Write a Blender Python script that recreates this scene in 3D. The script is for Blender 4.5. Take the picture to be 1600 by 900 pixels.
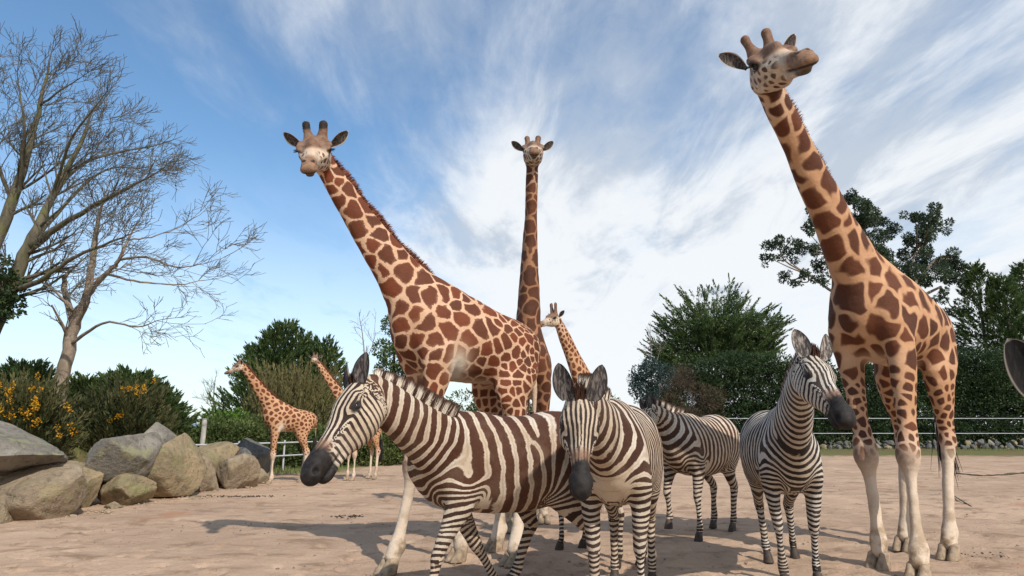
import bpy, math, random
import numpy as np
from mathutils import Vector, Matrix

random.seed(7)
rng = np.random.default_rng(7)
for o in list(bpy.data.objects):
    bpy.data.objects.remove(o, do_unlink=True)
SC = bpy.context.scene
COL = SC.collection
PI = math.pi

# ------------------------------------------------------------------ camera
CAM_H, FOC = 1.2, 1000.0
PITCH = math.radians(12.3)
cam_d = bpy.data.cameras.new('camera')
cam = bpy.data.objects.new('camera', cam_d)
COL.objects.link(cam)
cam.location = (0, 0, CAM_H)
cam.rotation_euler = (PI / 2 + PITCH, 0, 0)
cam_d.sensor_width = 36
cam_d.lens = 36 * FOC / 1600
cam_d.clip_start = 0.05
cam_d.clip_end = 20000
SC.camera = cam

# ------------------------------------------------------------------ light
SUN_EL = math.radians(43)
SUN_DX, SUN_DY = 0.52, -0.85           # horizontal direction towards the sun
SUN_AZ = math.atan2(SUN_DX, SUN_DY)    # measured from +Y towards +X
sun_d = bpy.data.lights.new('sun', 'SUN')
sun_d.energy = 4.3
sun_d.angle = math.radians(0.6)
sun_d.color = (1.0, 0.93, 0.84)
sun = bpy.data.objects.new('sun', sun_d)
COL.objects.link(sun)
_sd = Vector((SUN_DX, SUN_DY, 0)).normalized() * math.cos(SUN_EL) + Vector((0, 0, math.sin(SUN_EL)))
sun.rotation_euler = _sd.to_track_quat('Z', 'Y').to_euler()
sun.location = (4, -6, 9)

world = bpy.data.worlds.new('World')
SC.world = world
world.use_nodes = True
wn, wl = world.node_tree.nodes, world.node_tree.links
wn.clear()
def N(t, **kw):
    n = wn.new(t)
    for k, v in kw.items():
        setattr(n, k, v)
    return n
out = N('ShaderNodeOutputWorld')
bg = N('ShaderNodeBackground')
bg.inputs['Strength'].default_value = 0.135
sky = N('ShaderNodeTexSky', sky_type='NISHITA')
sky.sun_disc = False
sky.sun_elevation = SUN_EL
sky.sun_rotation = SUN_AZ
sky.air_density = 1.0
sky.dust_density = 0.6
sky.ozone_density = 1.6
tc = N('ShaderNodeTexCoord')
sep = N('ShaderNodeSeparateXYZ')
wl.new(tc.outputs['Generated'], sep.inputs[0])
def M(op, a, b=None, clamp=False):
    n = N('ShaderNodeMath', operation=op)
    n.use_clamp = clamp
    for i, v in enumerate((a, b)):
        if v is None:
            continue
        if isinstance(v, (int, float)):
            n.inputs[i].default_value = v
        else:
            wl.new(v, n.inputs[i])
    return n.outputs[0]
def MR(v, a, b, c, d, t='SMOOTHSTEP'):
    n = N('ShaderNodeMapRange', interpolation_type=t)
    wl.new(v, n.inputs['Value'])
    for k, x in zip(('From Min', 'From Max', 'To Min', 'To Max'), (a, b, c, d)):
        n.inputs[k].default_value = x
    return n.outputs[0]
# the cloud deck is a level sheet high above: direction / height gives its plan position
hz = M('ADD', M('MAXIMUM', sep.outputs['Z'], 0.0), 0.10)
u = M('DIVIDE', sep.outputs['X'], hz)
v = M('DIVIDE', sep.outputs['Y'], hz)
cmb = N('ShaderNodeCombineXYZ')
wl.new(u, cmb.inputs[0]); wl.new(v, cmb.inputs[1])
def cloud_noise(rot, sx, sy, scale, detail, rough, dist, off):
    mp = N('ShaderNodeMapping')
    mp.inputs['Rotation'].default_value = (0, 0, rot)
    mp.inputs['Scale'].default_value = (sx, sy, 1)
    mp.inputs['Location'].default_value = off
    wl.new(cmb.outputs[0], mp.inputs['Vector'])
    no = N('ShaderNodeTexNoise')
    no.inputs['Scale'].default_value = scale
    no.inputs['Detail'].default_value = detail
    no.inputs['Roughness'].default_value = rough
    no.inputs['Distortion'].default_value = dist
    wl.new(mp.outputs[0], no.inputs['Vector'])
    return no.outputs['Fac']
n1 = cloud_noise(math.radians(18), 1.0, 0.45, 1.25, 9, 0.58, 0.35, (3.1, 1.7, 0))
n2 = cloud_noise(math.radians(30), 1.0, 0.36, 3.0, 9, 0.62, 0.4, (0.4, 5.2, 0))
n3 = cloud_noise(math.radians(0), 1.0, 1.0, 0.55, 4, 0.5, 0.0, (8.4, 2.6, 0))
n4 = cloud_noise(math.radians(24), 1.0, 0.5, 9.0, 8, 0.68, 0.6, (2.4, 7.7, 0))
mixn = M('ADD', M('ADD', M('MULTIPLY', n1, 0.46), M('MULTIPLY', n2, 0.13)), M('ADD', M('MULTIPLY', n3, 0.31), M('MULTIPLY', n4, 0.10)))
# weather: the bank of cirrus lies to the right of a line, open sky to the left
edge = MR(u, -1.15, 0.0, -0.12, 0.08)
cl = M('ADD', mixn, edge)
low = MR(sep.outputs['Z'], 0.0, 0.45, 0.20, 0.0, 'LINEAR')
cl = M('ADD', cl, M('MULTIPLY', low, MR(u, -1.6, 0.6, 0.0, 1.0)))
mask = MR(cl, 0.425, 0.66, 0.0, 0.95)
thin = MR(sep.outputs['Z'], 0.0, 0.42, 0.62, 0.0)
mask = M('MAXIMUM', mask, thin)
mix = N('ShaderNodeMix', data_type='RGBA')
wl.new(mask, mix.inputs['Factor'])
tint = N('ShaderNodeMix', data_type='RGBA', blend_type='MULTIPLY')
tint.inputs['Factor'].default_value = 1.0
tint.inputs['B'].default_value = (1.03, 1.28, 1.36, 1)
wl.new(sky.outputs[0], tint.inputs['A'])
wl.new(tint.outputs['Result'], mix.inputs['A'])
ctone = N('ShaderNodeMix', data_type='RGBA')
wl.new(MR(M('ADD', n2, M('MULTIPLY', low, 1.2)), 0.42, 0.62, 0.0, 1.0), ctone.inputs['Factor'])
ctone.inputs['A'].default_value = (4.3, 4.8, 5.5, 1)
ctone.inputs['B'].default_value = (6.9, 7.1, 7.3, 1)
wl.new(ctone.outputs['Result'], mix.inputs['B'])
wl.new(mix.outputs['Result'], bg.inputs['Color'])
wl.new(bg.outputs[0], out.inputs['Surface'])

SC.view_settings.view_transform = 'Standard'
SC.view_settings.look = 'None'
SC.view_settings.exposure = 0.0
SC.view_settings.gamma = 1.0

# ------------------------------------------------------------------ helpers
CT, ST = math.cos(PITCH), math.sin(PITCH)
def at(px, py, Y):
    """point at distance Y in front of the camera seen at pixel (px, py) of the 1600x900 photo"""
    dx, dy = (px - 800) / FOC, (450 - py) / FOC
    y = CT - ST * dy
    z = ST + CT * dy
    s = Y / y
    return Vector((dx * s, Y, CAM_H + z * s))
def ground(px, py, z=0.0):
    dx, dy = (px - 800) / FOC, (450 - py) / FOC
    y = CT - ST * dy
    zz = ST + CT * dy
    s = (z - CAM_H) / zz
    return Vector((dx * s, y * s, z))
def pix(p):
    q = Vector(p) - Vector((0, 0, CAM_H))
    d = q.y * CT + q.z * ST
    upc = -q.y * ST + q.z * CT
    return (800 + FOC * q.x / d, 450 - FOC * upc / d)

def tag(o, label=None, cat=None, group=None, kind=None):
    if label: o['label'] = label
    if cat: o['category'] = cat
    if group: o['group'] = group
    if kind: o['kind'] = kind
    return o
def empty(name, loc, rz=0.0):
    o = bpy.data.objects.new(name, None)
    o.empty_display_size = 0.2
    COL.objects.link(o)
    o.location = loc
    o.rotation_euler = (0, 0, rz)
    return o
def mesh_obj(name, V, Fc, mat=None, parent=None, smooth=True, attrs=None):
    """V (n,3) array, Fc (m,k) int array or list of faces"""
    me = bpy.data.meshes.new(name)
    V = np.asarray(V, dtype=np.float32)
    if isinstance(Fc, np.ndarray):
        m, k = Fc.shape
        me.vertices.add(len(V)); me.vertices.foreach_set('co', V.ravel())
        me.loops.add(m * k); me.loops.foreach_set('vertex_index', Fc.ravel().astype(np.int32))
        me.polygons.add(m)
        me.polygons.foreach_set('loop_start', np.arange(0, m * k, k, dtype=np.int32))
        me.polygons.foreach_set('loop_total', np.full(m, k, dtype=np.int32))
        me.update(calc_edges=True)
    else:
        me.from_pydata(V.tolist(), [], Fc)
        me.update()
    me.polygons.foreach_set('use_smooth', np.full(len(me.polygons), smooth, dtype=bool))
    if attrs:
        for k_, a in attrs.items():
            a = np.asarray(a, dtype=np.float32)
            if a.ndim == 2:
                at_ = me.attributes.new(k_, 'FLOAT_COLOR', 'POINT')
                b = np.ones((len(a), 4), np.float32); b[:, :3] = a[:, :3]
                at_.data.foreach_set('color', b.ravel())
            else:
                at_ = me.attributes.new(k_, 'FLOAT', 'POINT')
                at_.data.foreach_set('value', a)
    if mat: me.materials.append(mat)
    o = bpy.data.objects.new(name, me)
    COL.objects.link(o)
    if parent: o.parent = parent
    return o

def nrm(v):
    v = np.asarray(v, float)
    return v / (np.linalg.norm(v) + 1e-12)
def sst(a, b, x):
    t = np.clip((x - a) / (b - a), 0, 1)
    return t * t * (3 - 2 * t)
def fnoise(P, f, seed, oct=3):
    r = np.random.default_rng(seed)
    o = np.zeros(len(P)); amp = 1.0; tot = 0
    for k in range(oct):
        for j in range(4):
            d = r.normal(size=3); d /= np.linalg.norm(d)
            o += amp * np.sin((P @ d) * f * (1 + .35 * j) + r.uniform(0, 6.28))
        tot += amp * 2.0
        f *= 2.1; amp *= .5
    return o / tot

# ------------------------------------------------------------------ materials
class NT:
    """tiny helper round a node tree"""
    def __init__(s, name, rough=0.8, spec=0.3):
        s.m = bpy.data.materials.new(name); s.m.use_nodes = True
        s.t = s.m.node_tree; s.n = s.t.nodes; s.l = s.t.links
        s.b = s.n['Principled BSDF']
        s.b.inputs['Roughness'].default_value = rough
        s.b.inputs['Specular IOR Level'].default_value = spec
    def new(s, t, **kw):
        n = s.n.new(t)
        for k, v in kw.items(): setattr(n, k, v)
        return n
    def put(s, v, sock):
        if isinstance(v, (int, float)): sock.default_value = v
        elif isinstance(v, tuple): sock.default_value = v if len(v) != 3 or len(sock.default_value) == 3 else v + (1,)
        else: s.l.new(v, sock)
    def math(s, op, a, b=None, c=None, clamp=False):
        n = s.new('ShaderNodeMath', operation=op); n.use_clamp = clamp
        for i, v in enumerate((a, b, c)):
            if v is not None: s.put(v, n.inputs[i])
        return n.outputs[0]
    def mix(s, f, a, b, mode='MIX'):
        n = s.new('ShaderNodeMix', data_type='RGBA', blend_type=mode)
        s.put(f, n.inputs['Factor']); s.put(a, n.inputs['A']); s.put(b, n.inputs['B'])
        return n.outputs['Result']
    def rng(s, v, a, b, c=0.0, d=1.0, t='SMOOTHSTEP'):
        n = s.new('ShaderNodeMapRange', interpolation_type=t)
        s.put(v, n.inputs['Value'])
        for k, x in zip(('From Min', 'From Max', 'To Min', 'To Max'), (a, b, c, d)): s.put(x, n.inputs[k])
        return n.outputs[0]
    def attr(s, name, col=False):
        n = s.new('ShaderNodeAttribute', attribute_name=name)
        return n.outputs['Color' if col else 'Fac']
    def co(s):
        return s.new('ShaderNodeTexCoord').outputs['Object']
    def noise(s, scale, detail=4, rough=0.55, vec=None, stretch=None, dist=0.0):
        n = s.new('ShaderNodeTexNoise')
        n.inputs['Scale'].default_value = scale; n.inputs['Detail'].default_value = detail
        n.inputs['Roughness'].default_value = rough; n.inputs['Distortion'].default_value = dist
        v = vec if vec is not None else s.co()
        if stretch:
            mp = s.new('ShaderNodeMapping'); mp.inputs['Scale'].default_value = stretch
            s.l.new(v, mp.inputs['Vector']); v = mp.outputs[0]
        s.l.new(v, n.inputs['Vector'])
        return n.outputs['Fac']
    def bump(s, h, strength, dist, prev=None):
        n = s.new('ShaderNodeBump'); n.inputs['Strength'].default_value = strength
        n.inputs['Distance'].default_value = dist
        s.l.new(h, n.inputs['Height'])
        if prev is not None: s.l.new(prev, n.inputs['Normal'])
        return n.outputs[0]
    def done(s, col=None, normal=None, rough=None):
        if col is not None: s.put(col, s.b.inputs['Base Color'])
        if normal is not None: s.l.new(normal, s.b.inputs['Normal'])
        if rough is not None: s.put(rough, s.b.inputs['Roughness'])
        return s.m
def plain(name, col, rough=0.7, var=0.25, scale=30.0, spec=0.3, bump=0.0):
    t = NT(name, rough, spec)
    n = t.noise(scale, 5)
    c = t.mix(t.rng(n, .3, .7), tuple(x * (1 - var) for x in col), tuple(min(1, x * (1 + var)) for x in col))
    return t.done(c, t.bump(n, bump, .01) if bump else None)
# ------------------------------------------------------------------ flesh: smooth union of tapered elliptic limbs
def catmull(A, sub):
    A = np.asarray(A, float)
    n = len(A)
    if n < 3:
        ts = np.linspace(0, 1, sub + 1)
        return A[0] + (A[1] - A[0]) * ts.reshape(-1, *([1] * (A.ndim - 1)))
    E = np.concatenate([[2 * A[0] - A[1]], A, [2 * A[-1] - A[-2]]])
    out = []
    for i in range(n - 1):
        p0, p1, p2, p3 = E[i:i + 4]
        for j in range(sub):
            t = j / sub
            out.append(.5 * (2 * p1 + (p2 - p0) * t + (2 * p0 - 5 * p1 + 4 * p2 - p3) * t * t + (3 * p1 - p0 - 3 * p2 + p3) * t ** 3))
    out.append(A[-1])
    return np.array(out)

class Chain:
    """rows: (x, y, z, half width, half height); ref: the direction the height is measured along"""
    def __init__(s, name, rows, ref, k=0.05, sub=4, cap=1.0):
        rows = np.array([list(r) for r in rows], float)
        ref = np.asarray(ref, float)
        if ref.ndim == 1: ref = np.repeat(ref[None], len(rows), 0)
        s.name, s.k, s.cap = name, k, cap
        s.P = catmull(rows[:, :3], sub)
        s.W = np.maximum(catmull(rows[:, 3], sub), .004); s.H = np.maximum(catmull(rows[:, 4], sub), .004)
        s.R = catmull(ref, sub)
        L = np.linalg.norm(np.diff(s.P, axis=0), axis=1)
        s.L = L; s.T = np.concatenate([[0], np.cumsum(L)])
        s.seg = []
        for i in range(len(L)):
            T = (s.P[i + 1] - s.P[i]) / L[i]
            R = .5 * (s.R[i] + s.R[i + 1])
            S = nrm(np.cross(T, R)); U = np.cross(S, T)
            s.seg.append((T, S, U))
    def seg_d(s, i, q):
        """q: tuple of three broadcastable arrays"""
        T, S, U = s.seg[i]; a = s.P[i]; L = s.L[i]
        qx, qy, qz = q[0] - np.float32(a[0]), q[1] - np.float32(a[1]), q[2] - np.float32(a[2])
        f = np.float32
        x = qx * f(T[0]) + qy * f(T[1]) + qz * f(T[2])
        t = np.clip(x / f(L), 0, 1)
        w = f(s.W[i]) + f(s.W[i + 1] - s.W[i]) * t
        h = f(s.H[i]) + f(s.H[i + 1] - s.H[i]) * t
        m = np.minimum(w, h) * f(s.cap)
        ls = (qx * f(S[0]) + qy * f(S[1]) + qz * f(S[2])) / w
        lu = (qx * f(U[0]) + qy * f(U[1]) + qz * f(U[2])) / h
        lt = (x - t * f(L)) / m
        g2 = ls * ls + lu * lu + lt * lt
        g = np.sqrt(g2)
        gr = np.sqrt((ls / w) ** 2 + (lu / h) ** 2 + (lt / m) ** 2) + f(1e-6)
        return g * (g - 1) / gr, t, ls, lu
    def at_points(s, V):
        V = V.astype(np.float32)
        q = (V[:, 0], V[:, 1], V[:, 2])
        n = len(V)
        D = np.full(n, 9., np.float32); A = np.zeros(n, np.float32); LS = np.zeros(n, np.float32); LU = np.zeros(n, np.float32)
        for i in range(len(s.L)):
            d, t, ls, lu = s.seg_d(i, q)
            m = d < D
            D = np.where(m, d, D); A = np.where(m, s.T[i] + t * s.L[i], A); LS = np.where(m, ls, LS); LU = np.where(m, lu, LU)
        return D, A, LS, LU
    def t_of_row(s, i, sub=4):
        return s.T[i * sub]

def smin(a, b, k):
    h = np.maximum(k - np.abs(a - b), 0) / k
    return np.minimum(a, b) - h * h * k * .25

def polygonise(chains, vox, carve=()):
    """sample the smooth union on a grid and mesh it (surface nets)"""
    lo = np.min([ (c.P - np.maximum(c.W, c.H)[:, None]).min(0) for c in chains], 0) - .06
    hi = np.max([ (c.P + np.maximum(c.W, c.H)[:, None]).max(0) for c in chains], 0) + .06
    n = np.ceil((hi - lo) / vox).astype(int) + 1
    G = [ (lo[a] + vox * np.arange(n[a])).astype(np.float32) for a in range(3)]
    F = np.full(n, .3, np.float32)
    for c in chains:
        mg = c.k + .03
        r = np.maximum(c.W, c.H)
        clo = (c.P - r[:, None]).min(0) - mg; chi = (c.P + r[:, None]).max(0) + mg
        i0 = np.clip(((clo - lo) / vox).astype(int), 0, n); i1 = np.clip(((chi - lo) / vox).astype(int) + 2, 0, n)
        C = np.full(i1 - i0, .3, np.float32)
        for i in range(len(c.L)):
            rr = max(r[i], r[i + 1]) + mg
            a = np.minimum(c.P[i], c.P[i + 1]) - rr; b = np.maximum(c.P[i], c.P[i + 1]) + rr
            j0 = np.clip(((a - lo) / vox).astype(int), i0, i1); j1 = np.clip(((b - lo) / vox).astype(int) + 2, i0, i1)
            if (j1 <= j0).any(): continue
            q = (G[0][j0[0]:j1[0], None, None], G[1][None, j0[1]:j1[1], None], G[2][None, None, j0[2]:j1[2]])
            d = c.seg_d(i, q)[0]
            k0 = j0 - i0; k1 = j1 - i0
            sl = tuple(slice(k0[x], k1[x]) for x in range(3))
            C[sl] = np.minimum(C[sl], d)
        sl = tuple(slice(i0[x], i1[x]) for x in range(3))
        F[sl] = smin(F[sl], C, np.float32(c.k))
    for (cx, r) in carve:
        cx = np.asarray(cx); a = cx - r - .03; b = cx + r + .03
        j0 = np.clip(((a - lo) / vox).astype(int), 0, n); j1 = np.clip(((b - lo) / vox).astype(int) + 2, 0, n)
        sl = tuple(slice(j0[x], j1[x]) for x in range(3))
        d = np.sqrt((G[0][sl[0], None, None] - cx[0]) ** 2 + (G[1][None, sl[1], None] - cx[1]) ** 2 + (G[2][None, None, sl[2]] - cx[2]) ** 2) - r
        F[sl] = -smin(-F[sl], d.astype(np.float32), np.float32(.012))
    I = F < 0
    cnt = np.zeros(tuple(n - 1), np.uint8)
    for dx in (0, 1):
        for dy in (0, 1):
            for dz in (0, 1):
                cnt += I[dx:n[0] - 1 + dx, dy:n[1] - 1 + dy, dz:n[2] - 1 + dz]
    cells = np.argwhere((cnt > 0) & (cnt < 8))
    idx = np.full(tuple(n - 1), -1, np.int32)
    idx[cells[:, 0], cells[:, 1], cells[:, 2]] = np.arange(len(cells), dtype=np.int32)
    cor = np.array([(x, y, z) for x in (0, 1) for y in (0, 1) for z in (0, 1)])
    cv = np.stack([F[cells[:, 0] + c[0], cells[:, 1] + c[1], cells[:, 2] + c[2]] for c in cor], 1)
    acc = np.zeros((len(cells), 3)); num = np.zeros(len(cells))
    for a in range(8):
        for b in range(a + 1, 8):
            if np.abs(cor[a] - cor[b]).sum() != 1: continue
            va, vb = cv[:, a], cv[:, b]
            m = (va < 0) != (vb < 0)
            t = np.where(m, va / np.where(m, va - vb, 1), 0)
            acc += np.where(m[:, None], cor[a] + t[:, None] * (cor[b] - cor[a]), 0); num += m
    V = (cells + acc / num[:, None]) * vox + lo
    quads = []
    for ax in range(3):
        o1, o2 = (ax + 1) % 3, (ax + 2) % 3
        sa = [slice(0, n[x]) for x in range(3)]; sb = list(sa)
        sa[ax] = slice(0, n[ax] - 1); sb[ax] = slice(1, n[ax])
        A_, B_ = I[tuple(sa)], I[tuple(sb)]
        e = np.argwhere(A_ != B_)
        e = e[(e[:, o1] > 0) & (e[:, o2] > 0) & (e[:, o1] < n[o1] - 1) & (e[:, o2] < n[o2] - 1)]
        flip = A_[e[:, 0], e[:, 1], e[:, 2]]
        def g(d1, d2):
            c = e.copy(); c[:, o1] -= d1; c[:, o2] -= d2
            return idx[c[:, 0], c[:, 1], c[:, 2]]
        q = np.stack([g(0, 0), g(1, 0), g(1, 1), g(0, 1)], 1)
        q[~flip] = q[~flip][:, ::-1]
        quads.append(q)
    Q = np.concatenate(quads)
    # one pass of smoothing
    for _ in range(2):
        S = np.zeros_like(V); C = np.zeros(len(V))
        for a, b in ((0, 1), (1, 2), (2, 3), (3, 0)):
            for x, y in ((a, b), (b, a)):
                for d in range(3): S[:, d] += np.bincount(Q[:, x], V[Q[:, y], d], len(V))
                C += np.bincount(Q[:, x], minlength=len(V))
        V = V * .5 + .5 * S / np.maximum(C, 1)[:, None]
    return V, Q

def relief(V, Q, amt, f, seed):
    e1 = V[Q[:, 2]] - V[Q[:, 0]]; e2 = V[Q[:, 3]] - V[Q[:, 1]]
    fn = np.cross(e1, e2); Nn = np.zeros_like(V)
    for k in range(4):
        for d in range(3): Nn[:, d] += np.bincount(Q[:, k], fn[:, d], len(V))
    Nn /= np.linalg.norm(Nn, axis=1)[:, None] + 1e-12
    return V + Nn * (amt * fnoise(V, f, seed, 3))[:, None]

def blob(name, p, r, k=.03, ref=(0, 0, 1), ax=(1, 0, 0), ln=.01, h=None):
    p = np.asarray(p, float); a = nrm(ax) * ln
    if abs(np.dot(nrm(ax), nrm(ref))) > .9: ref = (1, 0, 0)
    return Chain(name, [(*(p - a), r, h or r), (*(p + a), r, h or r)], ref, k, 1)

def grid_faces(nu, nv, close_u=False):
    f = []
    for j in range(nv - 1):
        for i in range(nu if close_u else nu - 1):
            a = j * nu + i; b = j * nu + (i + 1) % nu
            f.append((a, b, b + nu, a + nu))
    return np.array(f, np.int32)

def ear_mesh(base, direc, opening, L, W, cup=.45, tip=0.0, thick=.006):
    """cupped leaf; returns V, F, attrs(inner, along, rim). opening: the way the cup faces"""
    D = nrm(direc); O = nrm(np.asarray(opening, float) - D * np.dot(opening, D)); S = np.cross(D, O)
    nu, nv = 15, 19
    V, inn, al, rim = [], [], [], []
    for side in (0, 1):
        for j in range(nv):
            v = j / (nv - 1)
            w = W * (math.sin(PI * min(1, (v * .93 + .07)) ** (.85 + tip)) ** (.58 + .25 * tip)) * (1 - .25 * tip * v)
            if j == nv - 1: w = W * .03
            w = max(w, W * .28 if v < .1 else 0.001)
            for i in range(nu):
                x = -1 + 2 * i / (nu - 1)
                ang = x * (1.25 - .35 * v)
                px = w * math.sin(ang) / math.sin(1.25 - .35 * v)
                pz = w * cup * 2.0 * (1 - math.cos(ang))
                t = thick * (1 - abs(x) ** 4 * .8)
                p = np.asarray(base) + D * (L * v) + S * px + O * (pz - (t if side else 0) + .10 * L * (v * v - v) * -1)
                V.append(p); inn.append(1.0 - side); al.append(v); rim.append(max(abs(x), (v - .8) * 5 if v > .8 else 0))
    n = nu * nv
    F = grid_faces(nu, nv)
    F2 = F[:, ::-1] + n
    ed = []
    for j in range(nv - 1):
        for i in (0, nu - 1):
            a, b = j * nu + i, (j + 1) * nu + i
            ed.append((a, b, b + n, a + n) if i == 0 else (a, a + n, b + n, b))
    for i in range(nu - 1):
        a = (nv - 1) * nu + i
        ed.append((a, a + 1, a + 1 + n, a + n))
    return np.array(V), np.concatenate([F, F2, np.array(ed, np.int32)]), dict(inner=inn, along=al, rim=rim)

def sphere(c, r, ax=(1, 1, 1), nu=16, nv=12):
    V = []
    for j in range(nv):
        th = PI * (j + .0) / (nv - 1)
        for i in range(nu):
            ph = 2 * PI * i / nu
            V.append((c[0] + r * ax[0] * math.sin(th) * math.cos(ph), c[1] + r * ax[1] * math.sin(th) * math.sin(ph), c[2] + r * ax[2] * math.cos(th)))
    return np.array(V), grid_faces(nu, nv, True)

def hair(bases, dirs, lens, width, seg=2, droop=0.0, seed=1, side=None):
    """flat tapering blades; bases (n,3), dirs (n,3)"""
    r = np.random.default_rng(seed)
    n = len(bases); bases = np.asarray(bases); dirs = np.asarray(dirs)
    if side is None:
        side = np.cross(dirs, r.normal(size=(n, 3)))
    side = side / (np.linalg.norm(side, axis=1)[:, None] + 1e-9)
    lens = np.asarray(lens).reshape(-1, 1) * np.ones((n, 1))
    V = np.zeros((n, (seg + 1) * 2, 3))
    for j in range(seg + 1):
        t = j / seg
        c = bases + dirs * lens * t + np.array([0, 0, -1.0]) * droop * lens * t * t
        w = width * (1 - t * .85)
        V[:, 2 * j] = c - side * w * .5; V[:, 2 * j + 1] = c + side * w * .5
    F = []
    for j in range(seg): F.append((2 * j, 2 * j + 1, 2 * j + 3, 2 * j + 2))
    F = (np.arange(n)[:, None, None] * ((seg + 1) * 2) + np.array(F)[None]).reshape(-1, 4)
    rep = (seg + 1) * 2
    return V.reshape(-1, 3), F.astype(np.int32), rep

class Frame:
    """head frame: origin at the poll, F to the muzzle, U up, S to the animal's left"""
    def __init__(s, O, F, U):
        s.O = np.asarray(O, float); s.F = nrm(F); s.U = nrm(np.asarray(U, float) - s.F * np.dot(U, s.F)); s.S = np.cross(s.U, s.F)
    def p(s, f, y, u): return s.O + s.F * f + s.S * y + s.U * u
    def inv(s, V):
        q = V - s.O
        return q @ s.F, q @ s.S, q @ s.U
# ------------------------------------------------------------------ coats
def zebra_coat(name, dark, light, sharp=.22):
    t = NT(name, .72, .25)
    c, s = t.attr('sc'), t.attr('ss')
    nz = t.math('SUBTRACT', t.noise(9, 3, .5), .5)
    nf = t.math('SUBTRACT', t.noise(55, 3, .6), .5)
    ang = t.math('ADD', t.math('MULTIPLY', nz, 2.6), t.math('MULTIPLY', nf, .9))
    v = t.math('SUBTRACT', t.math('MULTIPLY', c, t.math('COSINE', ang)), t.math('MULTIPLY', s, t.math('SINE', ang)))
    v = t.math('ADD', v, t.math('MULTIPLY', t.math('SUBTRACT', t.noise(220, 2, .6), .5), .35))
    th = t.attr('thr')
    f = t.rng(t.math('SUBTRACT', v, th), -sharp, sharp)
    n2 = t.noise(3.0, 4)
    n3 = t.noise(160, 3, .7, stretch=(1, 1, .25))
    dk = t.mix(t.attr('brown'), (.022, .018, .017), dark)
    dk = t.mix(t.rng(n3, .3, .7), dk, (.6, .6, .6), 'MULTIPLY')
    lt = t.mix(t.rng(n2, .35, .65), light, (light[0] * .88, light[1] * .80, light[2] * .70))
    lt = t.mix(t.math('MULTIPLY', t.attr('dirt'), .75), lt, (.33, .235, .16))
    lt = t.mix(t.math('MULTIPLY', t.rng(n3, .35, .75), .35), lt, (.25, .2, .17))
    lt = t.mix(t.math('MULTIPLY', t.rng(v, -.86, -1.02), t.math('MULTIPLY', t.attr('brown'), .45)), lt, (.24, .13, .075))
    lt = t.mix(t.math('MULTIPLY', t.rng(t.noise(5, 5, .65), .48, .66), .45), lt, (.30, .21, .14))
    dk = t.mix(t.math('MULTIPLY', t.rng(t.noise(4, 5, .65), .45, .7), .35), dk, (.17, .115, .08))
    col = t.mix(f, lt, dk)
    mz = t.mix(t.rng(t.noise(40, 4), .3, .7), (.009, .0075, .007), (.026, .020, .017))
    col = t.mix(t.attr('edge'), col, (.17, .085, .05))
    col = t.mix(t.attr('muz'), col, mz)
    col = t.mix(t.attr('hole'), col, (.004, .003, .003))
    hb = t.noise(190, 4, .7, stretch=(1, 1, .3))
    b = t.bump(hb, .35, .004)
    b = t.bump(t.noise(14, 4, .6), .25, .02, b)
    return t.done(col, b, t.math('SUBTRACT', .78, t.math('MULTIPLY', t.attr('muz'), .14)))

def ear_mat(name, innerc, outerc, rimc, fur):
    t = NT(name, .8, .2)
    n = t.noise(70, 4, .6, stretch=(1, 1, .3))
    i = t.mix(t.rng(n, .42, .62), innerc, fur)
    rimf = t.rng(t.attr('rim'), .74, .90)
    c = t.mix(t.attr('inner'), outerc, i)
    c = t.mix(rimf, c, rimc)
    return t.done(c, t.bump(n, .4, .01))

MAT = {}
MAT['eye'] = plain('eye_dark', (.012, .008, .006), .08, .1, 10, .6)
MAT['hoof'] = plain('hoof_horn', (.060, .046, .036), .7, .35, 22, .3, .3)
MAT['ghoof'] = plain('giraffe_hoof_horn', (.29, .215, .145), .75, .35, 22, .3, .3)
MAT['zear'] = ear_mat('zebra_ear', (.035, .03, .028), (.30, .25, .21), (.03, .026, .024), (.16, .13, .115))
MAT['zear_pale'] = ear_mat('zebra_ear_pale', (.06, .05, .045), (.4, .35, .3), (.05, .045, .04), (.34, .29, .25))
MAT['zear_dark'] = ear_mat('zebra_ear_dark', (.008, .008, .008), (.02, .017, .015), (.20, .17, .14), (.018, .016, .015))
MAT['gear'] = ear_mat('giraffe_ear', (.035, .028, .024), (.38, .33, .25), (.50, .43, .33), (.12, .09, .075))

def mane_mat(name, dark, light, root=(.4, .4, .4)):
    t = NT(name, .75, .2)
    c = t.attr('sc')
    f = t.rng(t.math('ADD', c, t.math('MULTIPLY', t.math('SUBTRACT', t.noise(30, 3), .5), .6)), -.2, .35)
    col = t.mix(f, light, dark)
    col = t.mix(t.rng(t.attr('tip'), .55, 1.0), col, dark)
    return t.done(col)
MAT['tuft'] = plain('tail_hair', (.018, .015, .014), .6, .4, 60)

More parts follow.
